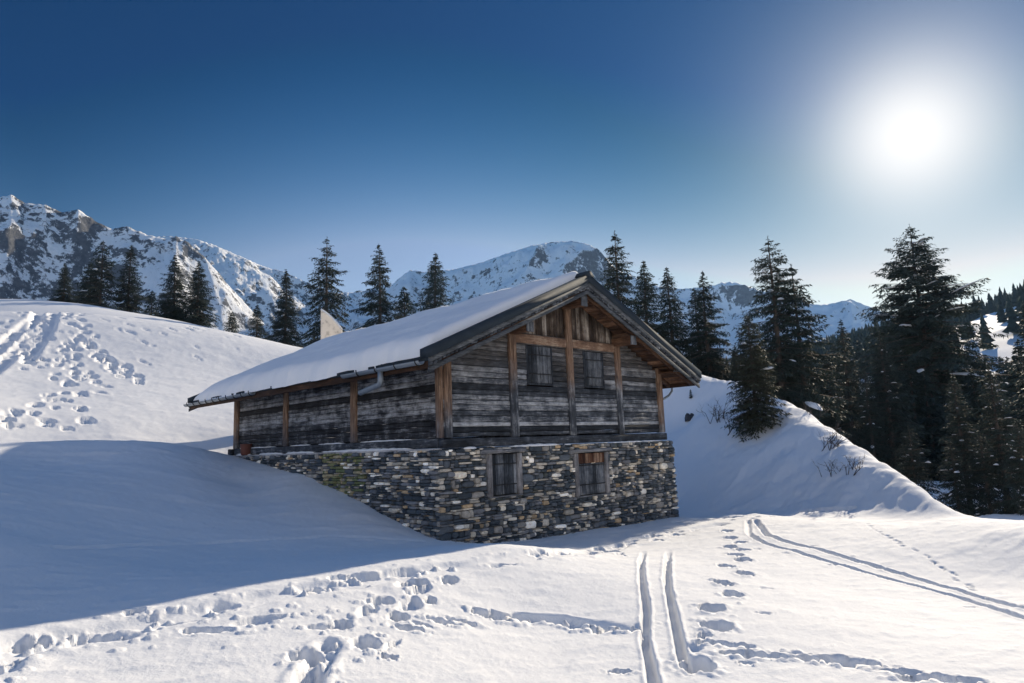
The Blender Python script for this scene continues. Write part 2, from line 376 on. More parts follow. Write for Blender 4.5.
def base(x, y):
    x = np.asarray(x, float); y = np.asarray(y, float); sh = x.shape; x = x.ravel(); y = y.ravel(); out = np.empty(len(x))
    for i in range(0, len(x), 40000):
        q = lp(x[i:i + 40000], y[i:i + 40000])
        r2 = ((q[:, None, 0] - _C[None, :, 0]) ** 2 + (q[:, None, 1] - _C[None, :, 1]) ** 2)
        out[i:i + 40000] = _phi(r2) @ _sol[:_n] + _sol[_n] + q @ _sol[_n + 1:]
    d = np.hypot(x, y); out = out * (1 + d * .05)
    az = np.degrees(np.arctan2(x, y)); back = smooth(95, 130, np.abs(az))
    far = smooth(620, 1100, d); out = out * (1 - far) + far * -20
    rise = np.minimum(-2.08 + .44 * 15 * np.log1p(np.exp(np.minimum((d - 55) / 15, 60))), 240)  # unseen snow slope behind the camera, added to bounce light into the shade
    out = out * (1 - back) + back * rise
    return out.reshape(sh)
def natural(x, y):                        # wind-shaped snow on top of the base form
    d = np.hypot(x, y); near = 1 - smooth(55, 120, d)
    z = fbm(x * .16, y * .16, 3, 2) * .08 * smooth(6, 25, d) * (1 - .75 * smooth(28, 40, d)) * near
    z += fbm(x * .55 + y * .1, y * .75, 4, 7) * .02 * near
    xr, yr = x * .8 + y * .6, -x * .6 + y * .8
    z += np.maximum(0, fbm(xr * .5, yr * 1.6, 4, 12)) * .05 * near * smooth(8, 20, d)
    z += np.maximum(0, fbm(xr * 1.6, yr * 4.5, 4, 15)) * .02 * near
    z += fbm(x * .02, y * .02, 4, 5) * 3.5 * smooth(80, 250, d)
    rb_ = smooth(12, 17, np.degrees(np.arctan2(x, y))) * smooth(23, 27, d) * (1 - smooth(44, 55, d))
    z += rb_ * (fbm(x * .45, y * .45, 4, 23) * .16 + np.maximum(0, fbm(x * 1.3 - y * .6, y * .9, 3, 27)) * .10)
    return z
def ground(x, y):
    return base(x, y) + natural(np.asarray(x, float), np.asarray(y, float))
def hit(px, py, dmin=2., dmax=90.):
    d = ray(px, py); d = d / math.hypot(d[0], d[1]); t = np.geomspace(dmin, dmax, 700)
    g = ground(d[0] * t, d[1] * t) - d[2] * t
    i = np.argmax(g > 0)
    if g[i] <= 0: return np.array([d[0] * dmax, d[1] * dmax])
    if i == 0: return np.array([d[0], d[1]]) * t[0]
    a, b = g[i - 1], g[i]; tt = t[i - 1] + (t[i] - t[i - 1]) * (-a / (b - a)); return np.array([d[0] * tt, d[1] * tt])

# polar sheet
A = np.concatenate([np.arange(-180, -45, 3.), np.arange(-45, -40, .5), np.arange(-40, 40, .1), np.arange(40, 45, .5), np.arange(45, 180, 3.)])
RR = np.concatenate([[.3, .8, 1.4, 2., 2.6, 3.1], np.exp(np.arange(math.log(3.5), math.log(34), .0048)), np.exp(np.arange(math.log(34), math.log(75), .0055)), np.exp(np.arange(math.log(75), math.log(700), .025)), np.geomspace(715, 2100, 12)])
na, nr = len(A), len(RR)
AA, DD = np.meshgrid(np.radians(A), RR)   # rows = radius
X = DD * np.sin(AA); Y = DD * np.cos(AA)
Z = base(X, Y); Z = Z + natural(X, Y)
LR = np.log(RR)
def window(cx, cy, rad):
    d = math.hypot(cx, cy); a = math.degrees(math.atan2(cx, cy)); da = math.degrees(math.asin(min(.99, rad / max(d, rad * 1.05))))
    r0, r1 = np.searchsorted(RR, [d - rad, d + rad]); a0, a1 = np.searchsorted(A, [a - da, a + da])
    return slice(r0, r1 + 1), slice(a0, a1 + 1)
def stamp(cx, cy, a, b, ang, depth, rim=.22, rough=.25, wk=1.):
    """one print: a pressed hollow with a rough floor, a pushed-up rim and a few clods"""
    w = window(cx, cy, max(a, b) * 2.4); x, y = X[w] - cx, Y[w] - cy
    if x.size == 0: return
    ca, sa = math.cos(ang), math.sin(ang); p = (x * ca + y * sa) / a; q = (-x * sa + y * ca) / b
    sc = .2 / max(a, .08)
    wob = 1 + wk * .34 * perlin(X[w] * 4.2 * sc, Y[w] * 4.2 * sc, 31) + wk * .30 * perlin(X[w] * 11 * sc, Y[w] * 11 * sc, 33)
    r = np.sqrt(p * p + q * q) * wob
    fl = perlin(X[w] * 8 * sc, Y[w] * 8 * sc, 5) + .7 * perlin(X[w] * 19 * sc, Y[w] * 19 * sc, 6)
    dz = -depth * (1 - smooth(.72, 1.04, r)) * (1 + rough * 2.4 * fl)
    ck = np.clip(perlin(X[w] * 7 * sc, Y[w] * 7 * sc, 9) * 1.6 + perlin(X[w] * 17 * sc, Y[w] * 17 * sc, 10), -.2, 1)
    dz += depth * rim * np.exp(-((r - 1.3) / .34) ** 2) * (.35 + 2.2 * ck)
    Z[w] += dz
def groove(pts, width, depth, rim=.25, broken=0., taper=None):
    P = [np.asarray(p) for p in pts]; Q = [P[0]]
    for a, b in zip(P[:-1], P[1:]):
        n = max(1, int(np.linalg.norm(b - a) / .8)); Q += [a + (b - a) * k / n for k in range(1, n + 1)]
    best = {}
    for a, b in zip(Q[:-1], Q[1:]):
        c = (a + b) / 2; l = np.linalg.norm(b - a); w = window(c[0], c[1], l / 2 + width * 3.2)
        x, y = X[w], Y[w]
        if x.size == 0: continue
        t = np.clip(((x - a[0]) * (b[0] - a[0]) + (y - a[1]) * (b[1] - a[1])) / (l * l + 1e-9), 0, 1)
        r = np.hypot(x - a[0] - t * (b[0] - a[0]), y - a[1] - t * (b[1] - a[1])) / width
        DG[w] = np.minimum(DG[w], r)
    m = DG < 3.2
    r = DG[m] * (1 + .25 * perlin(X[m] * 2.5, Y[m] * 2.5, 21))
    dz = -depth * (1 - smooth(.6, 1.05, r)) + depth * rim * np.exp(-((r - 1.35) / .35) ** 2) * (.6 + 1.2 * np.clip(perlin(X[m] * 4, Y[m] * 4, 8) + .3, 0, 1))
    if broken: dz *= smooth(-.25, .05, perlin(X[m] * broken, Y[m] * broken, 14) + .1)
    if taper is not None: dz *= smooth(0, taper, np.hypot(X[m] - P[-1][0], Y[m] - P[-1][1]))
    Z[m] += dz; DG[m] = 99.
Zbase = Z.copy()
DG = np.full(X.shape, 99., np.float32)
def clods(pp, n, wid, size=(.025, .06)):
    P = px_path(pp); P = np.array(P)
    for k in range(n):
        i = RNG.integers(0, len(P) - 1); c = P[i] + (P[i + 1] - P[i]) * RNG.random() + RNG.normal(0, wid, 2)
        a = RNG.uniform(*size) * (1 + .04 * np.hypot(*c)); stamp(c[0], c[1], a, a * RNG.uniform(.6, 1), RNG.uniform(0, 3), -RNG.uniform(.02, .05), .0, .3)
def px_path(pp): return [hit(*p) for p in pp]
def walk(pp, step, a, b, depth, jit=.15, side=.14, along=True, rough=.3, drop=0., rim=.2):
    P = px_path(pp); k = 0; acc = 0.
    for p, q in zip(P[:-1], P[1:]):
        l = np.linalg.norm(q - p); d = (q - p) / (l + 1e-9); nrm = np.array([-d[1], d[0]])
        while acc < l:
            k += 1
            if RNG.random() >= drop:
                c = p + d * acc + nrm * (side * (1 if k % 2 else -1) + RNG.normal(0, jit)) + d * RNG.normal(0, jit * .6)
                s = RNG.uniform(.75, 1.3); stamp(c[0], c[1], a * s, b * s * RNG.uniform(.85, 1.2), math.atan2(d[1], d[0]) + RNG.normal(0, .3), depth * RNG.uniform(.6, 1.25), rim, rough)
            acc += step * RNG.uniform(.75, 1.25)
        acc -= l
# ski tracks
groove(px_path([(655, 690), (650, 662), (645, 640), (646, 605), (642, 580), (641, 562), (644, 550)]), .06, .15, .2, taper=2.6)
groove(px_path([(692, 672), (682, 655), (677, 630), (671, 602), (667, 580), (668, 555), (669, 549)]), .065, .16, .2, taper=2.6)
groove(px_path([(748, 520), (748.5, 533), (760, 541), (800, 553), (850, 567.5), (900, 582), (960, 598), (1030, 620)]), .075, .09, .3)
groove(px_path([(756, 520), (768, 536), (790, 543), (840, 556), (900, 574), (960, 591), (1030, 610)]), .085, .12, .35)
groove(px_path([(676, 522), (700, 519.5), (740, 517), (800, 512.5), (852, 509)]), .13, .13, .3)
groove(px_path([(630, 626), (600, 624), (560, 619.5), (520, 617)]), .14, .10, .5, 1.4)
# deep footprints coming towards the camera
for i, (x, y) in enumerate([(712, 607.5), (716.5, 625.6), (697, 665), (727, 531), (731, 538.5), (740.5, 542.7), (729, 547), (743, 550), (735, 554.7), (743, 560), (726, 566), (745, 574), (723, 583), (733, 595), (712, 607.5), (716.5, 625.6), (697, 665), (690, 648)]):
    p = hit(x, y); k_ = 1.2 if i < 3 else 1.; stamp(p[0], p[1], .22 * k_, .16 * k_, 1.25 + .2 * RNG.normal(), .26 if i < 3 or y < 600 else .05, .16, .2, .45)
p = hit(704, 636); stamp(p[0], p[1], .12, .09, 1., .12)
# trodden line leaving to the lower right
for x, y, a, b, dp in [(715, 643, .20, .07, .10), (737, 645, .18, .07, .09), (740, 653, .28, .10, .16), (765, 657, .22, .09, .14), (830, 660, .34, .11, .20), (852, 664, .22, .12, .18), (868, 666, .12, .06, .09), (905, 672, .2, .06, .09), (925, 679, .26, .10, .17), (962, 682, .2, .09, .14), (746, 663, .07, .06, .06), (803, 655, .16, .05, .05), (990, 690, .24, .1, .15)]:
    p = hit(x, y); stamp(p[0], p[1], a, b, -.22, dp, .35)
# trodden line in the middle foreground
for x, y, a, b, dp in [(628, 630, .20, .10, .17), (606, 631, .22, .09, .16), (585, 628, .26, .10, .16), (560, 624, .24, .08, .14), (545, 621, .2, .07, .12), (512, 618, .3, .085, .16), (492, 616.5, .28, .09, .17), (478, 613.5, .1, .05, .09), (460, 621, .22, .06, .13), (440, 621.5, .2, .06, .11), (420, 624, .14, .05, .09), (410, 629, .2, .07, .14), (621, 672, .12, .06, .07), (388, 657, .10, .05, .10), (392, 645, .05, .2, .05)]:
    p = hit(x, y); stamp(p[0], p[1], a, b, -.15 + .15 * RNG.normal(), dp, .4, .4)
# long trodden path crossing the picture
LONG = [(-20, 668), (0, 652), (30, 645), (75, 638), (130, 627), (180, 615), (240, 602), (300, 590), (350, 583), (430, 570), (500, 561), (560, 553), (620, 545), (680, 532), (722, 524)]
groove(px_path(LONG), .30, .06, .5, .6)
walk(LONG, .50, .24, .11, .11, .14, .18, drop=.3, rim=.12)
walk(LONG, .75, .14, .08, .07, .3, .32, drop=.5, rim=.15)
walk([(0, 640), (60, 630), (130, 616), (170, 607), (220, 600)], .7, .17, .1, .08, .2, .2, drop=.2)
walk([(130, 640), (200, 628), (300, 622), (340, 622), (400, 600), (440, 578)], .62, .26, .10, .10, .10, .14, drop=.25, rim=.12)
walk([(440, 578), (425, 592), (385, 610), (360, 628), (345, 645), (325, 655), (312, 668), (300, 690)], .46, .17, .12, .15, .07, .15, drop=.1, rim=.12)
groove(px_path([(330, 645), (322, 655), (305, 690)]), .14, .07, .5)
walk([(600, 548), (625, 556)], .25, .2, .09, .12, .05, .05)
walk([(640, 545), (690, 530), (740, 522), (800, 513)], .5, .13, .08, .07, .25, .2, drop=.3)
# small paw prints
AN = [(868, 524), (873, 528), (880, 532), (887, 536), (896, 540.5), (899, 544), (913, 549), (926, 555), (932, 561), (941, 568), (952, 573), (954, 579), (968, 585), (970, 588), (985, 597)]
for x, y in AN:
    for k in range(2):
        p = hit(x + k * 3, y + k * 2.0); stamp(p[0], p[1], .055, .045, 0, .06, .2)
for x, y in [(832, 565), (848, 557), (815, 546), (785, 553), (885, 567), (970, 607), (762, 613), (765, 588), (757, 549), (1018, 605)]:
    p = hit(x, y); stamp(p[0], p[1], .13, .05, 0, .035, .4)
clods(LONG, 120, .3); clods([(440, 578), (385, 610), (345, 645), (300, 690)], 50, .22); clods([(130, 640), (300, 622), (400, 600)], 40, .25); clods([(628, 630), (512, 618), (420, 624)], 30, .18); clods([(715, 645), (850, 664), (990, 690)], 30, .2); clods([(742, 530), (742, 560), (712, 607), (697, 665)], 25, .22, (.02, .04))
groove(px_path([(60, 548), (150, 545), (240, 541), (330, 536), (420, 541)]), .12, .025, .6, .5)
# tracks on the left hill
def hill(pp, **k): walk(pp, **k)
for pp in ([(-10, 372), (15, 350), (35, 330), (52, 310)], [(-10, 355), (10, 338), (35, 318), (45, 309)], [(62, 311), (48, 330), (30, 352), (28, 362)]):
    groove(px_path(pp), .42, .22, .3)
    walk(pp, 1.3, .34, .2, .12, .5, .45, rim=.2)
walk([(28, 350), (35, 362), (48, 362)], .5, .4, .25, .25, .25, .2, rim=.4)
walk([(66, 312), (76, 325), (80, 335), (70, 345), (78, 360), (72, 372), (58, 380)], .6, .4, .25, .2, .4, .3, rim=.22)
walk([(76, 340), (95, 350), (110, 360), (124, 372), (138, 384)], .55, .45, .28, .28, .25, .25, rim=.4)
walk([(85, 372), (72, 385), (58, 384)], .5, .35, .22, .2, .3, .3)
walk([(75, 392), (60, 397), (62, 412), (45, 418), (20, 424), (0, 430)], .5, .4, .25, .2, .5, .4, rim=.22)
walk([(10, 415), (40, 420), (70, 428)], .6, .35, .2, .17, .4, .3)
for k in range(45):
    x = RNG.uniform(0, 75); y = RNG.uniform(308, 372); p = hit(x, y); stamp(p[0], p[1], RNG.uniform(.22, .45), RNG.uniform(.12, .22), RNG.uniform(0, 3), RNG.uniform(.04, .11), .4)
for k in range(26):
    x = RNG.uniform(100, 240); y = 312 + (x - 100) * .12 + abs(RNG.normal(0, 18)); p = hit(x, y); stamp(p[0], p[1], RNG.uniform(.25, .8), RNG.uniform(.1, .2), -.5, RNG.uniform(.05, .1), .4)
for x, y in [(99, 392), (104, 386), (75, 377)]: p = hit(x, y); stamp(p[0], p[1], .45, .2, 0, .15, .3)
dl = (Z - Zbase) * np.where(DD > 34, .72, 1.); lim = np.where(DD > 34, .04, .03); Z = Zbase + np.where(dl > 0, lim * np.tanh(dl * .5 / lim), np.maximum(dl, -.34))
# fine clods
nearm = (DD > 3) & (DD < 30)
Z[nearm] += .004 * perlin(X[nearm] * 14, Y[nearm] * 14, 3) + .003 * perlin(X[nearm] * 4.5, Y[nearm] * 4.5, 4)
V = np.stack([X.ravel(), Y.ravel(), Z.ravel()], 1); V = np.concatenate([V, [[0, 0, -2.08]]])
ii, jj = np.meshgrid(np.arange(nr - 1), np.arange(na), indexing='ij'); j2 = (jj + 1) % na
Q = np.stack([ii * na + jj, ii * na + j2, (ii + 1) * na + j2, (ii + 1) * na + jj], -1).reshape(-1, 4)
T = [[na * nr, (j + 1) % na, j] for j in range(na)]
me = np_mesh('snow_ground', V, np.concatenate([Q[:, ::-1], np.array([[t[0], t[1], t[2], t[2]] for t in T])[:0]]), True)
g_o = link('snow_ground', me, M['snow']); tag(g_o, kind='structure', label='deep white snow with ski tracks and footprints around the hut')

# ------------------------------------------------------------------ mountains
def mountain(name, label, sky, d0, dc, d1, seed, mat, rough=.16, na_=520, nd=150):
    az = []; el = []
    for x, y in sky:
        r = ray(x, y); az.append(math.atan2(r[0], r[1])); el.append(r[2] / math.hypot(r[0], r[1]))
    a = np.linspace(az[0], az[-1], na_); e = np.interp(a, az, el)
    d = np.concatenate([np.linspace(d0, dc, int(nd * .75)), np.linspace(dc, d1, nd - int(nd * .75) + 1)[1:]])
    Ag, Dg = np.meshgrid(a, d, indexing='ij'); x = Dg * np.sin(Ag); y = Dg * np.cos(Ag)
    hc = (e * dc)[:, None] + 20
    t = np.clip((Dg - d0) / (dc - d0), 0, 1); prof = np.where(Dg <= dc, t ** 1.15, 1 - .75 * ((Dg - dc) / (d1 - dc)) ** .9)
    k = 1 / 370.
    rn = ridged(x * k, y * k, 7, seed, .44) - .75; fn = fbm(x * k * 2.3, y * k * 2.3, 7, seed + 3, .52)
    h = hc * prof * (1 + rough * rn * 1.2 * np.clip(prof, .15, 1)) + hc * rough * .45 * fn * np.minimum(1, prof * 2)
    act = ((h - 20) / Dg).max(1)
    ratio = e / act; kk = np.ones(9) / 9; ratio = np.convolve(np.pad(ratio, 4, 'edge'), kk, 'valid')
    h = (h - 20) * ratio[:, None]
    h = np.where(Dg <= d0 + 1, -25, h)
    V = np.stack([x, y, h], -1).reshape(-1, 3); n1, n2 = x.shape
    i, j = np.meshgrid(np.arange(n1 - 1), np.arange(n2 - 1), indexing='ij')
    Q = np.stack([i * n2 + j, (i + 1) * n2 + j, (i + 1) * n2 + j + 1, i * n2 + j + 1], -1).reshape(-1, 4)
    me = np_mesh(name, V, Q[:, ::-1] if False else Q, True)
    o = link(name, me, mat); tag(o, label, kind='structure')
    return o
mountain('mountain', 'rugged blue shaded snowy massif filling the left skyline',
         [(-420, 260), (-250, 215), (-120, 190), (-40, 195), (0, 197), (12, 195), (25, 203), (45, 205), (62, 212), (78, 210), (95, 221), (112, 229), (126, 226), (142, 233), (165, 239), (176, 236), (190, 244), (205, 258), (216, 270), (226, 282), (245, 303), (270, 330), (300, 360)],
         660, 900, 1260, 1, M['mountain'], .2)
mountain('mountain', 'pale more distant ridge falling to the right behind the left massif',
         [(100, 245), (140, 238), (168, 236), (195, 239), (212, 244), (240, 256), (262, 266), (285, 272), (310, 284), (335, 293), (360, 292), (385, 284), (405, 290), (440, 310), (480, 330)],
         980, 1380, 1740, 4, M['mountain_far'], .2)
mountain('mountain', 'rounded snowy peak rising behind the hut ridge',
         [(350, 320), (385, 292), (398, 279), (410, 270), (424, 272), (450, 270), (480, 263), (505, 254), (530, 246), (552, 242), (572, 241), (588, 244), (600, 251), (615, 268), (640, 280), (680, 300), (730, 330)],
         880, 1320, 1680, 9, M['mountain_mid'], .18)
mountain('mountain', 'low far snowy range in the gap on the right',
         [(560, 320), (610, 290), (650, 285), (680, 289), (705, 287), (722, 283), (735, 282), (760, 290), (788, 293), (806, 302), (816, 305), (835, 303), (850, 299), (870, 307), (900, 318), (950, 330), (1010, 340), (1100, 350)],
         1100, 1620, 1920, 14, M['mountain_far'], .2)

# ------------------------------------------------------------------ spruces
def blades(P, D, Ln, Wd, up, col):
    """kite-shaped needle sprays: base P, direction D, length, width; returns verts, quads"""
    n = len(P); s = np.cross(D, up); s /= (np.linalg.norm(s, axis=1, keepdims=True) + 1e-9)
    m = P + D * (Ln * .45)[:, None]; sag = np.zeros((n, 3)); sag[:, 2] = -Ln * .06
    V = np.stack([P, m + s * (Wd / 2)[:, None], P + D * Ln[:, None] + sag, m - s * (Wd / 2)[:, None]], 1).reshape(-1, 3)
    return V, np.arange(4 * n).reshape(n, 4), np.repeat(col, 4)
def spruce(seed, H, Rm, shape=.85, droop=.35, whorl=.42, per=6, clear=.04, gap=.0, twig=1., snow=0., lean=0., ragged=.25, blade=.30, bw=.075, asym=None):
    r = np.random.default_rng(seed)
    mb = MB(); npt = 9; bend = r.normal(0, .006 * H, 2)
    def axis(z): t = z / H; return np.array([lean * H * t + bend[0] * math.sin(t * 3), bend[1] * math.sin(t * 2.3), z])
    zt = np.linspace(-.6, H, npt); r0 = .017 * H + .03
    mb.tube([axis(z) for z in zt], [r0 * (1 - max(0, z) / H) ** .9 * (1.35 if i == 0 else 1) + .012 for i, z in enumerate(zt)], 8)
    BP, BD, BL, BW, BU, BC = [], [], [], [], [], []; SN = []
    z = clear * H; k = 0
    while z < H * .985:
        t = z / H; n = per + r.integers(-1, 2); k += 1; ph = r.uniform(0, 6.28)
        if t > .9: n = max(3, n - 2)
        for b in range(n):
            if r.random() < gap: continue
            az = ph + b * 2 * math.pi / n + r.normal(0, .22); t2 = np.clip(t + r.normal(0, .35 * whorl / H), 0, .99)
            prof = (1 - t2) ** shape * (1 - .35 * math.exp(-((t2) / .08) ** 2)); Lb = Rm * prof * (1 + r.normal(0, ragged)) + .06
            if asym is not None: Lb *= 1 + asym * math.cos(az)
            Lb = max(.08, Lb * min(1, ((1 - t2) / .10) ** .6)); fin = .45 + .55 * min(1, (1 - t2) / .14)
            el = .55 * t2 ** 1.5 - .12 + r.normal(0, .09); c, s = math.cos(az), math.sin(az); o = axis(t2 * H)
            dr = droop * (1.15 - t2 * .8) * r.uniform(.7, 1.3)
            def pt(q): return o + np.array([c * Lb * q, s * Lb * q, Lb * (math.tan(el) * q - dr * q * q + .45 * dr * q ** 3)])
            mb.tube([pt(q) for q in (0, .35, .7, .95)], [.012 * Lb + .012, .009 * Lb + .008, .005 * Lb + .005, .004], 3, cap=False)
            nt = max(3, int(Lb / .17 * twig)); qs = np.sort(r.uniform(.10, 1., nt)); shade = r.uniform(.75, 1.15)
            for q in np.append(qs, 1.0):
                p = pt(q); tan = pt(min(1, q + .03)) - pt(q - .03); tan /= np.linalg.norm(tan); lat = np.array([-s, c, 0.])
                for sd in ((-1, 1) if q < .99 else (0,)):
                    tl = (.42 * Lb * (1 - q) ** .8 * (.35 + .65 * min(1, q * 3)) + .14) * r.uniform(.6, 1.25) if sd else .25
                    tl = min(tl, 1.15) * fin
                    d = tan * r.uniform(.55, .9) + lat * sd * r.uniform(.6, 1.) + np.array([0, 0, -.25 - .35 * droop * r.random()]); d /= np.linalg.norm(d)
                    m = max(2, int(tl / .14)); f = (np.arange(m) + r.random(m)) / m
                    pos = p + d * (f * tl)[:, None]; pos[:, 2] -= .22 * (f ** 2) * tl
                    sd2 = np.where(np.arange(m) % 2, 1., -1.); perp = np.cross(d, (0, 0, 1.)); perp /= np.linalg.norm(perp) + 1e-9
                    dd = d * .8 + perp * (sd2 * .75)[:, None] + r.normal(0, .22, (m, 3)); dd[:, 2] -= .28; dd /= np.linalg.norm(dd, axis=1, keepdims=True)
                    BP.append(pos); BD.append(dd); BL.append(blade * fin * r.uniform(.65, 1.3, m)); BW.append(bw * r.uniform(.7, 1.4, m)); BU.append(r.normal(0, .5, (m, 3)) + (0, 0, 1)); BC.append(np.full(m, shade) * r.uniform(.8, 1.2, m))
            if snow and r.random() < snow and Lb > .6:
                q0, q1 = r.uniform(.35, .6), r.uniform(.75, .98); SN.append((pt(q0) + (0, 0, .05), pt((q0 + q1) / 2) + (0, 0, .09), pt(q1) + (0, 0, .05), (r.uniform(.08, .30) + (.3 * r.random() if r.random() < .2 else 0)) * min(1, Lb / 2.2)))
        z += whorl * (1 - .45 * t) * r.uniform(.7, 1.3) * (1.5 if r.random() < gap else 1)
    # leader
    m = 16; pos = np.array([axis(H - .05 * H * q) for q in r.random(m)]); dd = r.normal(0, .5, (m, 3)); dd[:, 2] = .7; dd /= np.linalg.norm(dd, axis=1, keepdims=True)
    BP.append(pos); BD.append(dd); BL.append(np.full(m, .16)); BW.append(np.full(m, bw * .7)); BU.append(r.normal(0, 1, (m, 3))); BC.append(np.ones(m))
    V, Q, C = blades(np.concatenate(BP), np.concatenate(BD), np.concatenate(BL), np.concatenate(BW), np.concatenate(BU), np.concatenate(BC))
    crown = np_mesh('crown', V, Q, False, np.stack([C, C, C], 1))
    trunk = np_mesh('trunk', np.array(mb.v), mb.f, True)
    sn = None
    if SN:
        sb = MB()
        for a, b_, c_, w in SN:
            # a lumpy flattened cushion along the branch
            a, b_, c_ = map(np.asarray, (a, b_, c_)); ax = c_ - a; ax /= np.linalg.norm(ax) + 1e-9; la = np.cross(ax, (0, 0, 1.)); la /= np.linalg.norm(la) + 1e-9
            rows = []; 
            for q, ww in ((0, .35), (.25, .9), (.55, 1.1), (.8, .8), (1, .25)):
                pc = (a * (1 - q) ** 2 + 2 * b_ * q * (1 - q) + c_ * q * q); ww = ww * w * r.uniform(.7, 1.3)
                rows.append([pc + la * math.cos(h) * ww + np.array([0, 0, 1]) * (math.sin(h) * ww * (.55 if h < math.pi else .12)) for h in np.arange(8) * math.pi / 4])
            Vs = [p for rw in rows for p in rw]
            sb.add(Vs, [[i * 8 + k_, i * 8 + (k_ + 1) % 8, (i + 1) * 8 + (k_ + 1) % 8, (i + 1) * 8 + k_] for i in range(4) for k_ in range(8)] + [list(range(8)), list(range(32, 40))[::-1]])
        sn = np_mesh('snow', np.array(sb.v), sb.f, True)
    return dict(H=H, crown=crown, trunk=trunk, snow=sn)
def plant(var, x, y, h, rz, label, group=None, name='spruce_tree', cat='tree', mat='needles', sink=.0, z=None):
    z = float(ground(np.array([x]), np.array([y]))[0]) if z is None else z
    o = empty(name, (x, y, z - sink), rz, h / var['H']); tag(o, label, cat, group)
    for k, m in (('trunk', 'bark'), ('crown', mat), ('snow', 'tree_snow')):
        if var[k] is not None:
            c_ = link(k, var[k], M[m], o)
            if k == 'snow': c_['kind'] = 'stuff'
    return o
def plant_px(var, px, top, d, label, h=None, group=None, base_px=None, mat='needles', rz=None):
    """stand a tree at distance d in the direction of its foot; height from its top's elevation"""
    tp = at(px, top, d); x, y = tp[0], tp[1]
    if base_px is not None:
        bp = at(base_px[0], base_px[1], d); x, y = bp[0], bp[1]
    z = float(ground(np.array([x]), np.array([y]))[0])
    return plant(var, x, y, tp[2] - z, RNG.uniform(0, 6.28) if rz is None else rz, label, group, mat=mat)
SP = [spruce(1, 11, 3.0, .85, .30, .32, 7, .02, twig=1.2),                               # 0 dense cone
      spruce(2, 13, 2.7, .8, .45, .40, 7, .04, .04, 1.15, ragged=.28),              # 1 looser, drooping
      spruce(3, 12, 2.7, .92, .35, .33, 7, .03, .02, 1.15),                       # 2 slender
      spruce(4, 14, 3.7, .78, .55, .50, 6, .05, .12, 1.15, ragged=.34, bw=.09),           # 3 open and ragged
      spruce(5, 6, 1.35, .9, .25, .28, 6, .03),                             # 4 young
      spruce(6, 9, 2.5, .8, .30, .34, 6, .02, .03, snow=.10, ragged=.25),   # 5 broad bushy
      spruce(7, 15, 2.8, .85, .50, .42, 7, .04, .04, snow=.07, ragged=.28), # 6 snow-dusted
      spruce(8, 14, 3.6, .92, .50, .44, 7, .04, .07, 1.2, ragged=.30, bw=.085, asym=.15),  # 7 tiered
      spruce(9, 12, 3.4, 1.02, .38, .38, 8, .02, .03, 1.25, ragged=.30, lean=.02)]          # 8 pointed
# left group beyond the crest
for i, (v, px, top, d, lab) in enumerate([
    (8, 66, 263, 151, 'small dark spruce at the far left, leftmost on the crest'),
    (5, 103, 241, 149, 'broad dense black spruce, widest of the left crest trees'),
    (0, 91, 262, 158, 'dense dark spruce half hidden behind the left flank of the broad one'),
    (2, 131, 245, 151, 'narrow spruce close beside the broad dense spruce on the left crest'),
    (4, 152, 291, 155, 'tiny spruce in the gap between the two left crest groups'),
    (8, 176, 255, 147, 'dark spruce, left one of the pair right of the tiny spruce'),
    (0, 199, 261, 145, 'dark spruce with pointed top, right one of the left crest pair'),
    (4, 232, 312, 153, 'tiny half hidden spruce low on the crest right of the pair'),
    (4, 257, 305, 147, 'lone young spruce low on the crest left of the roof'),
    (2, 285, 269, 143, 'slim dark spruce just left of the tall ragged spruce behind the roof'),
    (3, 327, 237, 141, 'tall ragged spruce with drooping branches behind the pale panel'),
    (7, 378, 244, 139, 'loose tiered spruce behind the middle of the snowy roof'),
    (4, 404, 287, 143, 'small spruce top peeping over the roof between two tall ones'),
    (8, 433, 253, 135, 'spruce behind the upper roof, alone before the rounded peak')]):
    plant_px(SP[v], px, top, d, lab, group='spruces along the crest behind the hut')
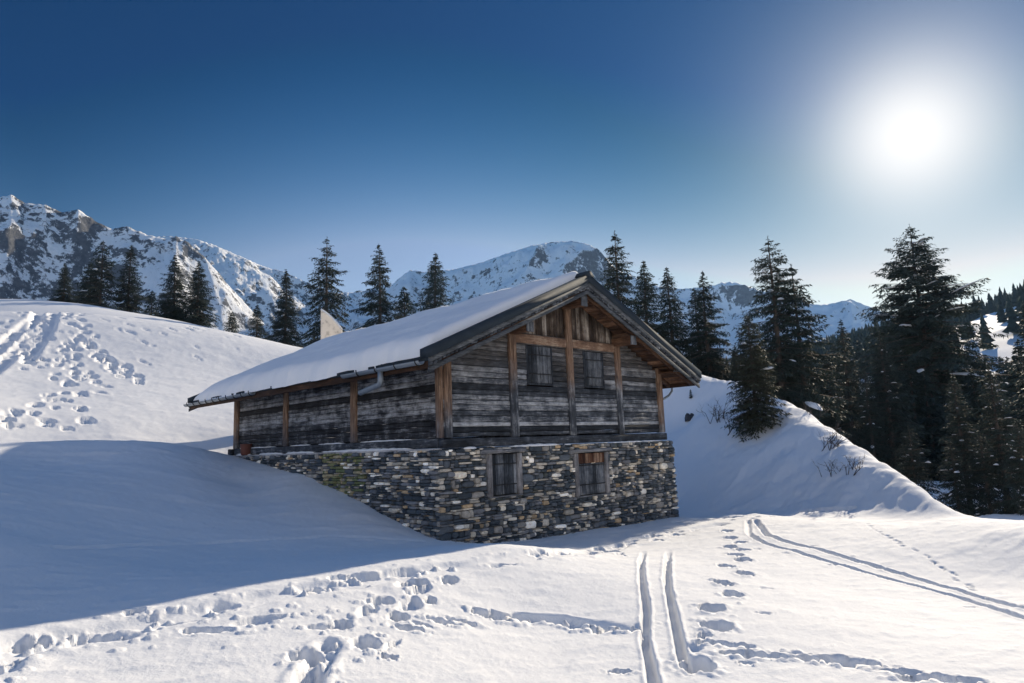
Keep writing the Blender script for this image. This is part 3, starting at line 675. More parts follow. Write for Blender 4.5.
# right group
BIG = spruce(21, 27, 11.2, .80, .34, .86, 9, .03, .02, .62, snow=.12, ragged=.15, blade=.46, bw=.12)
TALL = spruce(22, 19, 3.9, .62, .55, .50, 6, .05, .08, snow=.05, ragged=.33, blade=.36, bw=.085, asym=.25)
for v, px, top, d, lab, bp in [
    (SP[1], 618, 231, 58, 'tallest spruce rising right behind the gable ridge', (624, 380)),
    (SP[8], 645, 261, 57, 'spruce next to the tallest one behind the right roof slope', (650, 380)),
    (SP[2], 671, 267, 56, 'narrow spruce in the middle of the row behind the right roof slope', (676, 385)),
    (SP[2], 697, 288, 57, 'shorter spruce tucked against the double topped spruce', (701, 385)),
    (SP[7], 706, 271, 55, 'spruce at the right end of the row behind the eave', (712, 385)),
    (TALL, 769, 236, 52, 'tall one sided spruce with ragged drooping branches on the right hill', (783, 410)),
    (SP[3], 794, 264, 53, 'open spruce leaning into the tall ragged one on the right hill', (806, 415)),
    (SP[2], 735, 345, 53, 'small spruce half hidden left of the bushy olive spruce', (738, 395)),
    (SP[6], 852, 318, 80, 'snow dusted spruce between the right hill and the giant spruce', (857, 470)),
    (SP[2], 834, 350, 85, 'slender shaded spruce left of the snow dusted one', (838, 450)),
    (SP[6], 815, 372, 80, 'low spruce at the foot of the tall ragged pair', (817, 430)),
    (SP[6], 893, 330, 80, 'spruce tucked against the left side of the giant spruce', (900, 510)),
    (BIG, 923, 221, 135, 'giant broad spruce towering at the right, its crown tiered', (948, 515)),
    (SP[6], 965, 372, 47, 'snow dusted spruce under the right side of the giant spruce', (972, 517)),
    (SP[6], 1003, 362, 46, 'snow laden spruce at the right edge beside the meadow', (1010, 518)),
    (SP[5], 988, 430, 43, 'low bushy spruce before the giant spruce at the meadow edge', (992, 518)),
    (SP[5], 1024, 420, 42, 'low bushy spruce cut off by the right picture edge', (1030, 520)),
    (SP[6], 873, 368, 78, 'shorter spruce just left of the giant spruce, dusted with snow', (878, 490)),
    (SP[5], 915, 425, 44, 'low dense spruce at the foot of the giant spruce', (920, 512)),
    (SP[5], 955, 440, 43, 'low dark spruce right of the giant trunk at the meadow edge', (960, 515)),
    (SP[6], 1048, 300, 62, 'tall dark spruce just past the right picture edge', (1060, 515))]:
    plant_px(v, px, top, d, lab, group='spruces right of the hut', base_px=bp)
OLIVE = spruce(37, 9, 2.15, .74, .26, .28, 8, .01, .01, 1.15, snow=.04, ragged=.15)
p = hit(757, 428, 34, 60); tp = at(752, 313, math.hypot(*p))
plant(OLIVE, p[0], p[1], tp[2] - float(ground(p[:1], p[1:])[0]), 1., 'bushy olive green spruce standing on the open face of the right hill', 'spruces right of the hut', mat='needles_brown', sink=.1)
# far slope: individual spruces, then a wood
FAR = [spruce(41, 14, 2.5, .9, .3, .8, 5, .05, .03, .45, blade=.75, bw=.26), spruce(42, 15, 2.2, .95, .35, .8, 5, .05, .05, .45, blade=.75, bw=.26), spruce(43, 11, 2.4, .85, .3, .75, 5, .03, .03, .45, snow=.1, blade=.75, bw=.26)]
def clearing(x, y):                       # open snowy pasture on the far slope
    az = np.degrees(np.arctan2(x, y)); d = np.hypot(x, y); c = math.degrees(math.atan2(at(985, 350, 1)[0], at(985, 350, 1)[1]))
    return (np.abs(az - c) < 2.3) & (d > 190) & (d < 520)
n = 0; tries = 0
while n < 150 and tries < 4000:
    tries += 1
    px = RNG.uniform(700, 1060); d = RNG.uniform(85, 330) if px > 800 else RNG.uniform(110, 330); q = at(px, 400, d)
    if clearing(q[0], q[1]) and RNG.random() > .03: continue
    plant(FAR[n % 3], q[0], q[1], RNG.uniform(9, 17), RNG.uniform(0, 6.28), 'dark hazy spruce in the wood on the far right slope', 'spruces in the wood on the far right slope'); n += 1
def small_spruce(r):
    V = []; Fs = []; H = 1.; nl = 7
    for k in range(nl):
        z0 = .06 + .86 * k / nl; z1 = z0 + .24; rr = .20 * (1 - k / nl) ** .85 + .02; ns = 9; o = len(V); V.append((0, 0, min(z1, 1.)))
        for s in range(ns):
            w = 2 * math.pi * (s + r.random() * .7) / ns; q = rr * (r.uniform(.75, 1.25) if s % 2 else r.uniform(.35, .6)); V.append((q * math.cos(w), q * math.sin(w), z0 + r.uniform(-.03, .03)))
        Fs += [(o, o + 1 + s, o + 1 + (s + 1) % ns) for s in range(ns)]
    return np.array(V), np.array(Fs)
vs = [small_spruce(np.random.default_rng(s)) for s in range(6)]
VV, FFs, off = [], [], 0
cnt = 0
while cnt < 2600:
    px = RNG.uniform(560, 1120); d = math.exp(RNG.uniform(math.log(300), math.log(760))); q = at(px, 400, d)
    if clearing(q[0], q[1]) and RNG.random() > .04: continue
    if fbm(np.array([q[0] * .012]), np.array([q[1] * .012]), 3, 4)[0] < -.28: continue
    v, f = vs[cnt % 6]; h = RNG.uniform(9, 17); a = RNG.uniform(0, 6.28); ca, sa = math.cos(a), math.sin(a)
    w = v * h; w = np.stack([w[:, 0] * ca - w[:, 1] * sa + q[0], w[:, 0] * sa + w[:, 1] * ca + q[1], w[:, 2]], 1); VV.append((w, q)); FFs.append(f + off); off += len(v); cnt += 1
gz = ground(np.array([q[0] for _, q in VV]), np.array([q[1] for _, q in VV]))
V = np.concatenate([w + (0, 0, z) for (w, _), z in zip(VV, gz)])
o = link('forest', np_mesh('forest', V, np.concatenate(FFs), False, np.ones((len(V), 3))), M['needles']); tag(o, 'hazy spruce wood covering the far valley side', 'forest', kind='stuff')

# ------------------------------------------------------------------ the hut
hut = empty('mountain_hut', (HX, HY, HB), HTH)
tag(hut, 'old alpine hut with dark timber upper storey on a dry stone base, snowy roof', 'hut')
SH = (0, 0, HB)
def B(mb, name, mat, parent=hut, sm=False): return mb.build(name, M[mat], parent, sm, SH)
rs = random.Random(8)
PAL = [((.042, .052, .062), 26), ((.075, .085, .096), 26), ((.14, .143, .15), 14), ((.22, .205, .185), 10), ((.36, .32, .265), 9), ((.54, .48, .39), 8), ((.70, .65, .57), 5), ((.36, .26, .16), 3)]
def stone_col(): 
    c = rs.choices([p for p, _ in PAL], [w for _, w in PAL])[0]; k = rs.uniform(.75, 1.3); return tuple(x * k for x in c)
def stone(mb, org, du, dn, a, b, z0, z1, dep, col):
    """one laid stone seen from outside: org + du*s, normal dn"""
    g = .003; cx, cz = (a + b) / 2, (z0 + z1) / 2; hx, hz = (b - a) / 2 - g, (z1 - z0) / 2 - g
    if hx < .015 or hz < .01: return
    ring = []
    for k in range(10):
        w = 2 * math.pi * (k + .5) / 10; c, s = math.cos(w), math.sin(w); e = rs.uniform(.30, .80)
        ring.append((math.copysign(abs(c) ** e, c) * rs.uniform(.86, 1.08), math.copysign(abs(s) ** e, s) * rs.uniform(.82, 1.10)))
    sk_ = rs.uniform(-.22, .22); ring = [(x, z + sk_ * x * min(1, hx * .25 / hz) * .5) for x, z in ring]
    V = []; tx, tz = rs.uniform(-.12, .12), rs.uniform(-.12, .12); r = min(hz, hx) * .35
    for kx, d in ((1., -.16), (1., dep - r * .8), (1 - min(.4, r * .55 / hz), dep)):
        for x, z in ring:
            q = org + du * (cx + x * hx * (kx if kx == 1 else 1 - r * .5 / hx)) + dn * (d + (tx * x * hx + tz * z * hz if d > 0 else 0) + (rs.uniform(-.006, .006) if d > 0 else 0)); V.append((q[0], q[1], cz + z * hz * kx))
    n = 10
    Fs = [[i * n + k, i * n + (k + 1) % n, (i + 1) * n + (k + 1) % n, (i + 1) * n + k] for i in range(2) for k in range(n)] + [[2 * n + k for k in range(n)]]
    mb.add(V, Fs, col)
def stone_face(mb, org, du, dn, length, zb, zt, holes=(), lichen=None):
    def free(a, b, z0, z1):
        for (h0, h1, k0, k1) in holes:
            if a < h1 - .03 and b > h0 + .03 and z0 < k1 - .02 and z1 > k0 + .02: return False
        return True
    def put(a, b, z0, z1):
        # clip to holes
        for (h0, h1, k0, k1) in holes:
            if z0 < k1 - .03 and z1 > k0 + .03:
                if a < h0 < b and b - h0 < h1 - h0 + 9: 
                    if h0 - a > .05: put2(a, h0, z0, z1)
                    if b > h1 and b - h1 > .05: put2(h1, b, z0, z1)
                    return
                if a < h1 < b: 
                    if b - h1 > .05: put2(h1, b, z0, z1)
                    return
                if a >= h0 and b <= h1: return
        put2(a, b, z0, z1)
    def put2(a, b, z0, z1):
        if not free(a, b, z0, z1): return
        c = stone_col()
        if lichen and lichen(a, z0) and rs.random() < .6: c = rs.choice([(.10, .12, .06), (.16, .16, .08), (.28, .24, .15)])
        stone(mb, org, du, dn, a, b, z0, z1, rs.uniform(.0, .085), c)
    z = zb
    edges = sorted({zt} | {k for h in holes for k in (h[2], h[3])})
    while z < zt - .01:
        h = rs.choice((rs.uniform(.07, .13), rs.uniform(.10, .20), rs.uniform(.14, .26))); nxt = [e for e in edges if e > z + .01]
        if nxt and z + h > nxt[0] - .10: h = nxt[0] - z
        a = 0.
        while a < length - .001:
            w = rs.uniform(.12, .46); 
            if a + w > length - .14: w = length - a
            m = rs.random()
            if m < .22 or h < .095: put(a, a + w, z, z + h)
            else:
                nlay = 2 if (m < .62 or h < .2) else 3; cuts = sorted(rs.uniform(.2, .8) for _ in range(nlay - 1)); cuts = [0] + cuts + [1]
                for c0, c1 in zip(cuts[:-1], cuts[1:]):
                    if (c1 - c0) * h < .026: continue
                    if rs.random() < .6 and w > .2:
                        f = rs.uniform(.3, .7); put(a, a + w * f, z + h * c0, z + h * c1); put(a + w * f, a + w, z + h * c0, z + h * c1)
                    else: put(a, a + w, z + h * c0, z + h * c1)
            a += w
        z += h
u_, v_ = np.array([1., 0, 0]), np.array([0, 1., 0])
LW = [(1.30, 2.56, -1.31, -.22), (4.74, 6.34, -1.57, -.32)]      # openings in the stone front (u0,u1,z0,z1)
STU0, STU1, STV0, STV1, STT = -.24, W + .30, -.12, L + .2, -.06
st = MB()
# rubble core behind the faces, with reveals at the two openings
core = (.075, .073, .07)
def core_front(y0, y1):
    cuts = [STU0 + .05] + [c for h in LW for c in (h[0], h[1])] + [STU1 - .05]
    for a, b in zip(cuts[:-1], cuts[1:]):
        hole = [h for h in LW if abs(h[0] - a) < 1e-6 and abs(h[1] - b) < 1e-6]
        if hole: st.box((a, y0, HB), (b, y1, hole[0][2]), core); st.box((a, y0, hole[0][3]), (b, y1, STT - .02), core)
        else: st.box((a, y0, HB), (b, y1, STT - .02), core)
core_front(STV0 + .06, STV0 + .5)
st.box((STU0 + .05, STV0 + .503, HB), (STU0 + .5, STV1 - .05, STT - .02), core)
st.box((STU1 - .5, STV0 + .503, HB), (STU1 - .05, STV1 - .05, STT - .02), core)
st.box((STU0 + .503, STV1 - .5, HB), (STU1 - .503, STV1 - .05, STT - .02), core)
fx = lambda h: (h[0] - STU0, h[1] - STU0, h[2], h[3])
stone_face(st, np.array([STU0, STV0, 0]), u_, -v_, STU1 - STU0, HB, STT, [fx(h) for h in LW])
stone_face(st, np.array([STU0, STV1, 0]), -v_, -u_, STV1 - STV0, HB, STT, (), lambda a, z: 7.2 < a < 9.4 and z > -1.3)
stone_face(st, np.array([STU1, STV0, 0]), v_, u_, STV1 - STV0, HB, STT)
stone_face(st, np.array([STU1, STV1, 0]), -u_, v_, STU1 - STU0, HB, STT)
st_o = B(st, 'stone_base', 'stone')
# coping with remains of snow on the ledges
lg = MB()
lg.box((STU0 - .02, .02, STT - .015), (-.005, L + .1, STT + .035), bev=.01)
B(lg, 'ledge_board', 'grey_h')
def lump_strip(name, a, b, w0, w1, h, mat='roof_snow', parent=hut, seed=1):
    """soft ridge of snow from a to b lying on a ledge; w = inner/outer offsets"""
    r = np.random.default_rng(seed); a = np.array(a, float); b = np.array(b, float); d = b - a; l = np.linalg.norm(d); d /= l; n = max(6, int(l / .12)); side = np.array([d[1], -d[0], 0]); V = []
    for i in range(n + 1):
        q = i / n; e = math.sin(math.pi * min(1, max(0, q))) ** .35 if 0 < q < 1 else .05; k = e * r.uniform(.75, 1.15)
        for s, zf in ((w0, 0), (w0, .7), (w0 * .5 + w1 * .5, 1.), (w1 * .85 * k + w0 * (1 - .85 * k), .75), (w1 * k + w0 * (1 - k), .25), (w1 * k + w0 * (1 - k) - .01, 0)):
            p = a + d * l * q + side * s; V.append((p[0], p[1], p[2] + zf * h * k))
    Fs = [[i * 6 + k, i * 6 + k + 1, (i + 1) * 6 + k + 1, (i + 1) * 6 + k] for i in range(n) for k in range(5)] + [[0, 1, 2, 3, 4, 5][::-1], [n * 6 + k for k in range(6)]]
    m = MB(); m.add(V, Fs); return B(m, name, mat, parent, True)
for k, (v0, v1) in enumerate(((12.2, 10.9), (10.2, 8.4), (8.2, 6.2), (5.9, 1.1))):
    lump_strip('ledge_snow', (0, v0, STT + .03), (0, v1, STT + .03), -.0, .25, .07, seed=k)
for k, (v0, v1) in enumerate(((11.6, 9.0), (8.1, 6.6), (6.2, 4.5), (3.8, 1.2))): lump_strip('sill_snow', (-.003, v0, .215), (-.003, v1, .215), -.0, .06, .035, seed=50 + k)
for k, (u0, u1, h) in enumerate(((.55, 1.05, .06), (2.2, 4.3, .07), (6.6, 9.6, .05), (4.4, 4.75, .05))):
    lump_strip('ledge_snow', (u0, .0, STT - .01), (u1, .0, STT - .01), .0, .17, h, seed=9 + k)

# timber walls -----------------------------------------------------
WT = 2.30                                  # wall plate height
ROOF_K = .440; EU0, EU1 = -1.02, W + 1.02; RV0, RV1 = -.92, 14.45; RIDGE_U = W / 2
def rz(u): return 4.56 - ROOF_K * abs(u - RIDGE_U)     # underside of roof boards
def planks(mb, n_axis, a0, a1, z0, ztop, org, holes=(), hmin=.15, hmax=.24, seed=0):
    r = random.Random(seed); z = z0
    while z < ztop - .02:
        h = r.uniform(hmin, hmax); 
        if z + h > ztop - .08: h = ztop - z
        segs = [(a0, a1)]
        for (h0, h1, k0, k1) in holes:
            if z < k1 - .02 and z + h > k0 + .02:
                ns = []
                for s in segs:
                    if s[1] <= h0 or s[0] >= h1: ns.append(s); continue
                    if s[0] < h0: ns.append((s[0], h0))
                    if s[1] > h1: ns.append((h1, s[1]))
                segs = ns
        for s in segs:
            o = r.uniform(-.012, .012); c = r.random(); q = r.uniform(0, .006)
            if n_axis == 'v': mb.box((s[0], org - .0 + o, z + q), (s[1], org + .11, z + h - .006), (c, c, c), .014)
            else: mb.box((org + o, s[0], z + q), (org + .11, s[1], z + h - .006), (c, c, c), .014)
        z += h
UW = [(3.10, 4.20, 1.66, 2.80), (5.62, 6.62, 1.66, 2.80)]
pf = MB()
POSTS = [(.15, .42), (2.37, 2.66), (4.80, 5.08), (7.19, 7.46), (9.50, W)]
planks(pf, 'v', .02, W - .02, .24, 2.28, .02, [h for h in UW], .10, .17, seed=3)
# above the plate the planks follow the roof, between the outer posts and the roof
z = 2.28; r3 = random.Random(4)
while z < 3.12:
    h = r3.uniform(.10, .17); h = min(h, 3.14 - z) if z + h < 3.06 else 3.14 - z
    uu = RIDGE_U - (4.56 - .05 - (z + h)) / ROOF_K
    uu = max(.05, uu); us = [(uu, W - uu)]
    for (h0, h1, k0, k1) in UW:
        if z < k1 - .02:
            ns = []
            for s in us:
                if s[1] <= h0 or s[0] >= h1: ns.append(s); continue
                ns += [(s[0], h0), (h1, s[1])]
            us = ns
    for s in us:
        o = r3.uniform(-.012, .012); c = r3.random(); pf.box((s[0], .02 + o, z), (s[1], .13, z + h - .006), (c, c, c), .014)
    z += h
B(pf, 'plank_wall', 'plank')
pl = MB(); planks(pl, 'u', .131, L - .02, .24, WT, .02, (), .12, .19, seed=6); B(pl, 'plank_wall', 'plank_side')
pr_ = MB(); planks(pr_, 'u', .131, L - .02, .24, WT, W - .13, seed=7); B(pr_, 'plank_wall', 'plank_side')
pb = MB(); planks(pb, 'v', .131, W - .131, .24, WT, L - .12, seed=8); B(pb, 'plank_wall', 'plank_side')
# gable boarding, upright boards
gb = MB(); u = 2.70
while u < 7.15:
    w = rs.uniform(.11, .2); w = min(w, 7.17 - u); o = rs.uniform(-.015, .015); c = rs.random()
    za, zb_ = rz(u) - .03, rz(u + w) - .03
    if abs(u + w / 2 - 4.94) > .12 and w > .03:
        y0, y1 = .04 + o, .15; x0, x1 = u + .004, u + w - .004
        gb.hexa([(x0, y0, 3.10), (x1, y0, 3.10), (x1, y1, 3.10), (x0, y1, 3.10), (x0, y0, za), (x1, y0, zb_), (x1, y1, zb_), (x0, y1, za)], (c, c, c))
    u += w
B(gb, 'gable_boarding', 'board')
bgb = MB(); bgb.add([(.0, L - .1, WT), (W, L - .1, WT), (RIDGE_U, L - .1, rz(RIDGE_U)), (.0, L, WT), (W, L, WT), (RIDGE_U, L, rz(RIDGE_U))], [(0, 1, 2), (3, 5, 4), (0, 3, 4, 1), (1, 4, 5, 2), (2, 5, 3, 0)]); B(bgb, 'gable_boarding', 'board')
# posts
def post(a, b, mat='post', col=.5):
    m = MB(); m.box(a, b, (col, col, col), .02); return B(m, 'post', mat)
post((.07, -.055, .22), (.30, .10, rz(.2) - .12), 'corner_front')
post((-.055, .0, .22), (.06, .22, WT + .12), 'corner')
post((2.37, -.06, .20), (2.66, .06, rz(2.4) - .12))
post((4.81, -.065, .20), (5.07, .07, rz(4.8) - .10))
post((7.19, -.06, .20), (7.46, .06, rz(7.46) - .12))
post((W - .26, -.055, .22), (W + .02, .16, WT + .15), 'corner')
for v0, v1 in ((3.97, 4.27), (8.27, 8.56), (L - .36, L + .01)): post((-.05, v0, .22), (.08, v1, WT), 'corner')
for v0, v1 in ((4.1, 4.4), (8.3, 8.6)): post((W - .08, v0, .22), (W + .05, v1, WT))
# cross beams and sill beams
cb = MB(); cb.box((2.663, -.045, 2.84), (4.807, .08, 3.10), (.6,) * 3, .02); cb.box((5.073, -.045, 2.85), (7.187, .08, 3.11), (.55,) * 3, .02); B(cb, 'cross_beam', 'beam')
sb = MB(); sb.box((-.04, -.07, -.03), (W + .08, .12, .205), (.35,) * 3, .025); B(sb, 'sill_beam', 'sill')
sb = MB(); sb.box((-.06, .135, -.02), (.10, L + .25, .22), (.45,) * 3, .025); B(sb, 'sill_beam', 'sill')
sb = MB(); sb.box((-.20, L - .12, .0), (-.065, L + .12, .22), (.3,) * 3, .02); B(sb, 'beam_end', 'sill')
# wall plates (long purlins on the side walls), ridge and middle purlins with their heads out in front
def purlin(u0, u1, z0, z1, v0=RV0 + .2, v1=RV1 - .3):
    m = MB(); m.box((u0, v0, z0), (u1, v1, z1), (.5,) * 3, .03); return B(m, 'purlin', 'soffit')
purlin(-.13, .13, WT + .01, rz(0) - .16)
purlin(W - .13, W + .13, WT + .16, rz(0) - .16)
purlin(2.38, 2.64, rz(2.38) - .42, rz(2.38) - .155)
purlin(7.13, 7.39, rz(7.39) - .42, rz(7.39) - .155)
purlin(RIDGE_U - .13, RIDGE_U + .13, 4.02, 4.34)
# purlin heads weathered grey
for (u0, u1, z0, z1) in ((2.37, 2.65, rz(2.38) - .44, rz(2.38) - .15), (7.12, 7.40, rz(7.39) - .44, rz(7.39) - .15), (RIDGE_U - .14, RIDGE_U + .14, 4.0, 4.345), (W - .14, W + .14, WT + .14, rz(0) - .15)):
    m = MB(); m.box((u0, RV0 + .16, z0), (u1, RV0 + .198, z1), (.7,) * 3, .01); B(m, 'purlin_head', 'shutter')
# corner braces under the right eave
m = MB(); m.hexa([(W + .08, -.05, 2.32), (W + 1.0, -.05, 2.12), (W + 1.0, .08, 2.12), (W + .08, .08, 2.32), (W + .08, -.05, 2.45), (W + 1.0, -.05, 2.24), (W + 1.0, .08, 2.24), (W + .08, .08, 2.45)], (.5,) * 3); B(m, 'eave_brace', 'soffit')

# windows ----------------------------------------------------------
def win(u0, u1, z0, z1, y, kind):
    """shuttered opening; every piece hangs on the window part"""
    if kind == 'up':
        m = MB(); m.box((u0 + .057, y + .0, z0), (u1 - .057, y + .09, z0 + .06), (.4,) * 3, .01); w = B(m, 'window', 'shutter_dark')
        for p0, p1 in ((u0, u0 + .055), (u1 - .055, u1)): m = MB(); m.box((p0, y + .012, z0), (p1, y + .09, z1), (.4,) * 3, .01); B(m, 'jamb', 'shutter_dark', w)
        a, b = u0 + .06, u1 - .06; c, d = z0 + .065, z1 - .01
    else:
        j = .17; a, b = u0 + j + .005, u1 - j - .005; c, d = z0 + .03, z1 - .02
        m = MB(); m.hexa([(u0 - .22, y - .09, z1 + .0), (u1 + .12, y - .09, z1 + .03), (u1 + .12, y + .3, z1 + .03), (u0 - .22, y + .3, z1), (u0 - .2, y - .07, z1 + .10), (u1 + .1, y - .07, z1 + .12), (u1 + .1, y + .3, z1 + .12), (u0 - .2, y + .3, z1 + .10)], (.6,) * 3); w = B(m, 'window', 'grey_h')
        for p0, p1 in ((u0, u0 + j), (u1 - j, u1)): m = MB(); m.box((p0, y - .03, z0), (p1, y + .24, z1), (.5,) * 3, .015); B(m, 'jamb', 'grey_v', w)
        m = MB(); m.box((u0 + .02, y - .05, z0 - .035), (u1 - .02, y + .3, z0 - .003), (.4,) * 3, .01); B(m, 'sill', 'grey_h', w)
    m = MB(); x = a; k = 0
    while x < b - .01:
        ww = min(rs.uniform(.13, .2), b - x); ww = b - x if b - x - ww < .07 else ww; o = rs.uniform(0, .014); cc = rs.random()
        top = d - (.30 if kind == 'rust' else 0)
        m.box((x + .003, y + .02 + o, c), (x + ww - .003, y + .06, top), (cc,) * 3, .006); x += ww
    sh = B(m, 'shutter', 'shutter_dark' if kind == 'up' else 'shutter', w)
    if kind == 'rust':
        m = MB(); x = a
        while x < b - .01:
            ww = min(rs.uniform(.10, .16), b - x); cc = rs.random(); m.box((x + .003, y + .01, d - .29), (x + ww - .003, y + .05, d), (cc,) * 3, .006); x += ww
        B(m, 'top_panel', 'rusty_board', w)
    for zz_ in (c + (d - c) * .24, c + (d - c) * .76):
        m = MB()
        if kind == 'rust' and zz_ > (c + d) / 2: zz_ = d - .345
        m.box((a + .03, y + .002, zz_ - .014), (b - .02, y + .022, zz_ + .014), (.3,) * 3, .004); B(m, 'strap_hinge', 'iron', w)
    return w
for i, h in enumerate(UW): win(*h, -.0, 'up')
win(*LW[0], STV0 - .05, 'low'); win(*LW[1], STV0 - .05, 'rust')
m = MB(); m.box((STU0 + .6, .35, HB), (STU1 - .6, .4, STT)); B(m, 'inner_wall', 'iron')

# roof --------------------------------------------------------------
SL = math.hypot(1, ROOF_K); nu, nz = -ROOF_K / SL, 1 / SL
def slab(mb, u0, u1, v0, v1, za, zb, col=(.5, .5, .5)):    # slab following one roof slope; za/zb = offsets above rz
    mb.hexa([(u0, v0, rz(u0) + za), (u1, v0, rz(u1) + za), (u1, v1, rz(u1) + za), (u0, v1, rz(u0) + za), (u0, v0, rz(u0) + zb), (u1, v0, rz(u1) + zb), (u1, v1, rz(u1) + zb), (u0, v1, rz(u0) + zb)], col)
rb = MB()
for s in (0, 1):
    a, b = (EU0, RIDGE_U) if s == 0 else (RIDGE_U, EU1); n = 26
    for k in range(n):
        x0, x1 = a + (b - a) * k / n, a + (b - a) * (k + 1) / n; c = rs.random(); slab(rb, x0 + .003, x1 - .003, RV0 + .06, RV1 - .06, 0, .05, (c,) * 3)
roof = B(rb, 'roof', 'soffit')
dk = MB(); slab(dk, EU0 - .04, RIDGE_U, RV0 + .02, RV1, .055, .17); slab(dk, RIDGE_U, EU1 + .04, RV0 + .02, RV1, .055, .17); B(dk, 'roof_cover', 'flashing', roof)
# rafters
for s in (0, 1):
    a, b = (EU0 + .06, RIDGE_U) if s == 0 else (RIDGE_U, EU1 - .06)
    for k in range(17):
        v = RV0 + .30 + k * (RV1 - RV0 - .6) / 16
        m = MB(); slab(m, a, b, v - .055, v + .055, -.15, -.003); B(m, 'rafter', 'soffit', roof)
# verge: barge board, dentil course, lower fascia, metal flashing on top (front and back)
for v0, v1, sg in ((RV0, RV0 + .055, 1), (RV1 - .055, RV1, -1)):
    for a, b in ((EU0 - .05, RIDGE_U), (RIDGE_U, EU1 + .05)):
        m = MB(); slab(m, a, b, v0 - .03 * sg if sg > 0 else v0, v1 if sg > 0 else v1 + .03, .02, .135, (.5,) * 3); B(m, 'barge_board', 'verge', roof)
        m = MB(); slab(m, a, b, v0 + (.02 if sg > 0 else -.02), v1 + (.02 if sg > 0 else -.02), -.21, -.09, (.35,) * 3); B(m, 'fascia', 'verge', roof)
        m = MB(); n = 46
        for k in range(n):
            x0 = a + (b - a) * (k + .1 * rs.random()) / n; x1 = x0 + (b - a) / n * .72
            slab(m, x0, x1, v0 + (.0 if sg > 0 else -.01), v1 + (.01 if sg > 0 else 0), -.085 + rs.uniform(-.0, .05), .018, (rs.uniform(.2, .6),) * 3)
        B(m, 'slate_edge', 'sill', roof)
        m = MB(); y0, y1 = (RV0 - .07, RV0 + .34) if sg > 0 else (RV1 - .34, RV1 + .07)
        slab(m, a - .02 if a < 0 else a, b + .02 if b > W else b, y0, y1, .14, .37 if sg > 0 else .33); B(m, 'verge_flashing', 'flashing', roof)
m = MB(); m.hexa([(RIDGE_U - .22, RV0 - .10, rz(RIDGE_U) + .30), (RIDGE_U + .22, RV0 - .10, rz(RIDGE_U) + .30), (RIDGE_U + .22, RV0 + .40, rz(RIDGE_U) + .30), (RIDGE_U - .22, RV0 + .40, rz(RIDGE_U) + .30), (RIDGE_U - .06, RV0 - .10, rz(RIDGE_U) + .46), (RIDGE_U + .06, RV0 - .10, rz(RIDGE_U) + .46), (RIDGE_U + .06, RV0 + .40, rz(RIDGE_U) + .46), (RIDGE_U - .06, RV0 + .40, rz(RIDGE_U) + .46)]); B(m, 'ridge_cap', 'flashing', roof)
# eave boards
for a, b in ((EU0 - .035, EU0), (EU1, EU1 + .035)):
    m = MB(); m.box((a, RV0 + .06, rz(EU0) - .14), (b, RV1 - .06, rz(EU0) + .05), (.05,) * 3, .01); B(m, 'eave_board', 'soffit', roof)
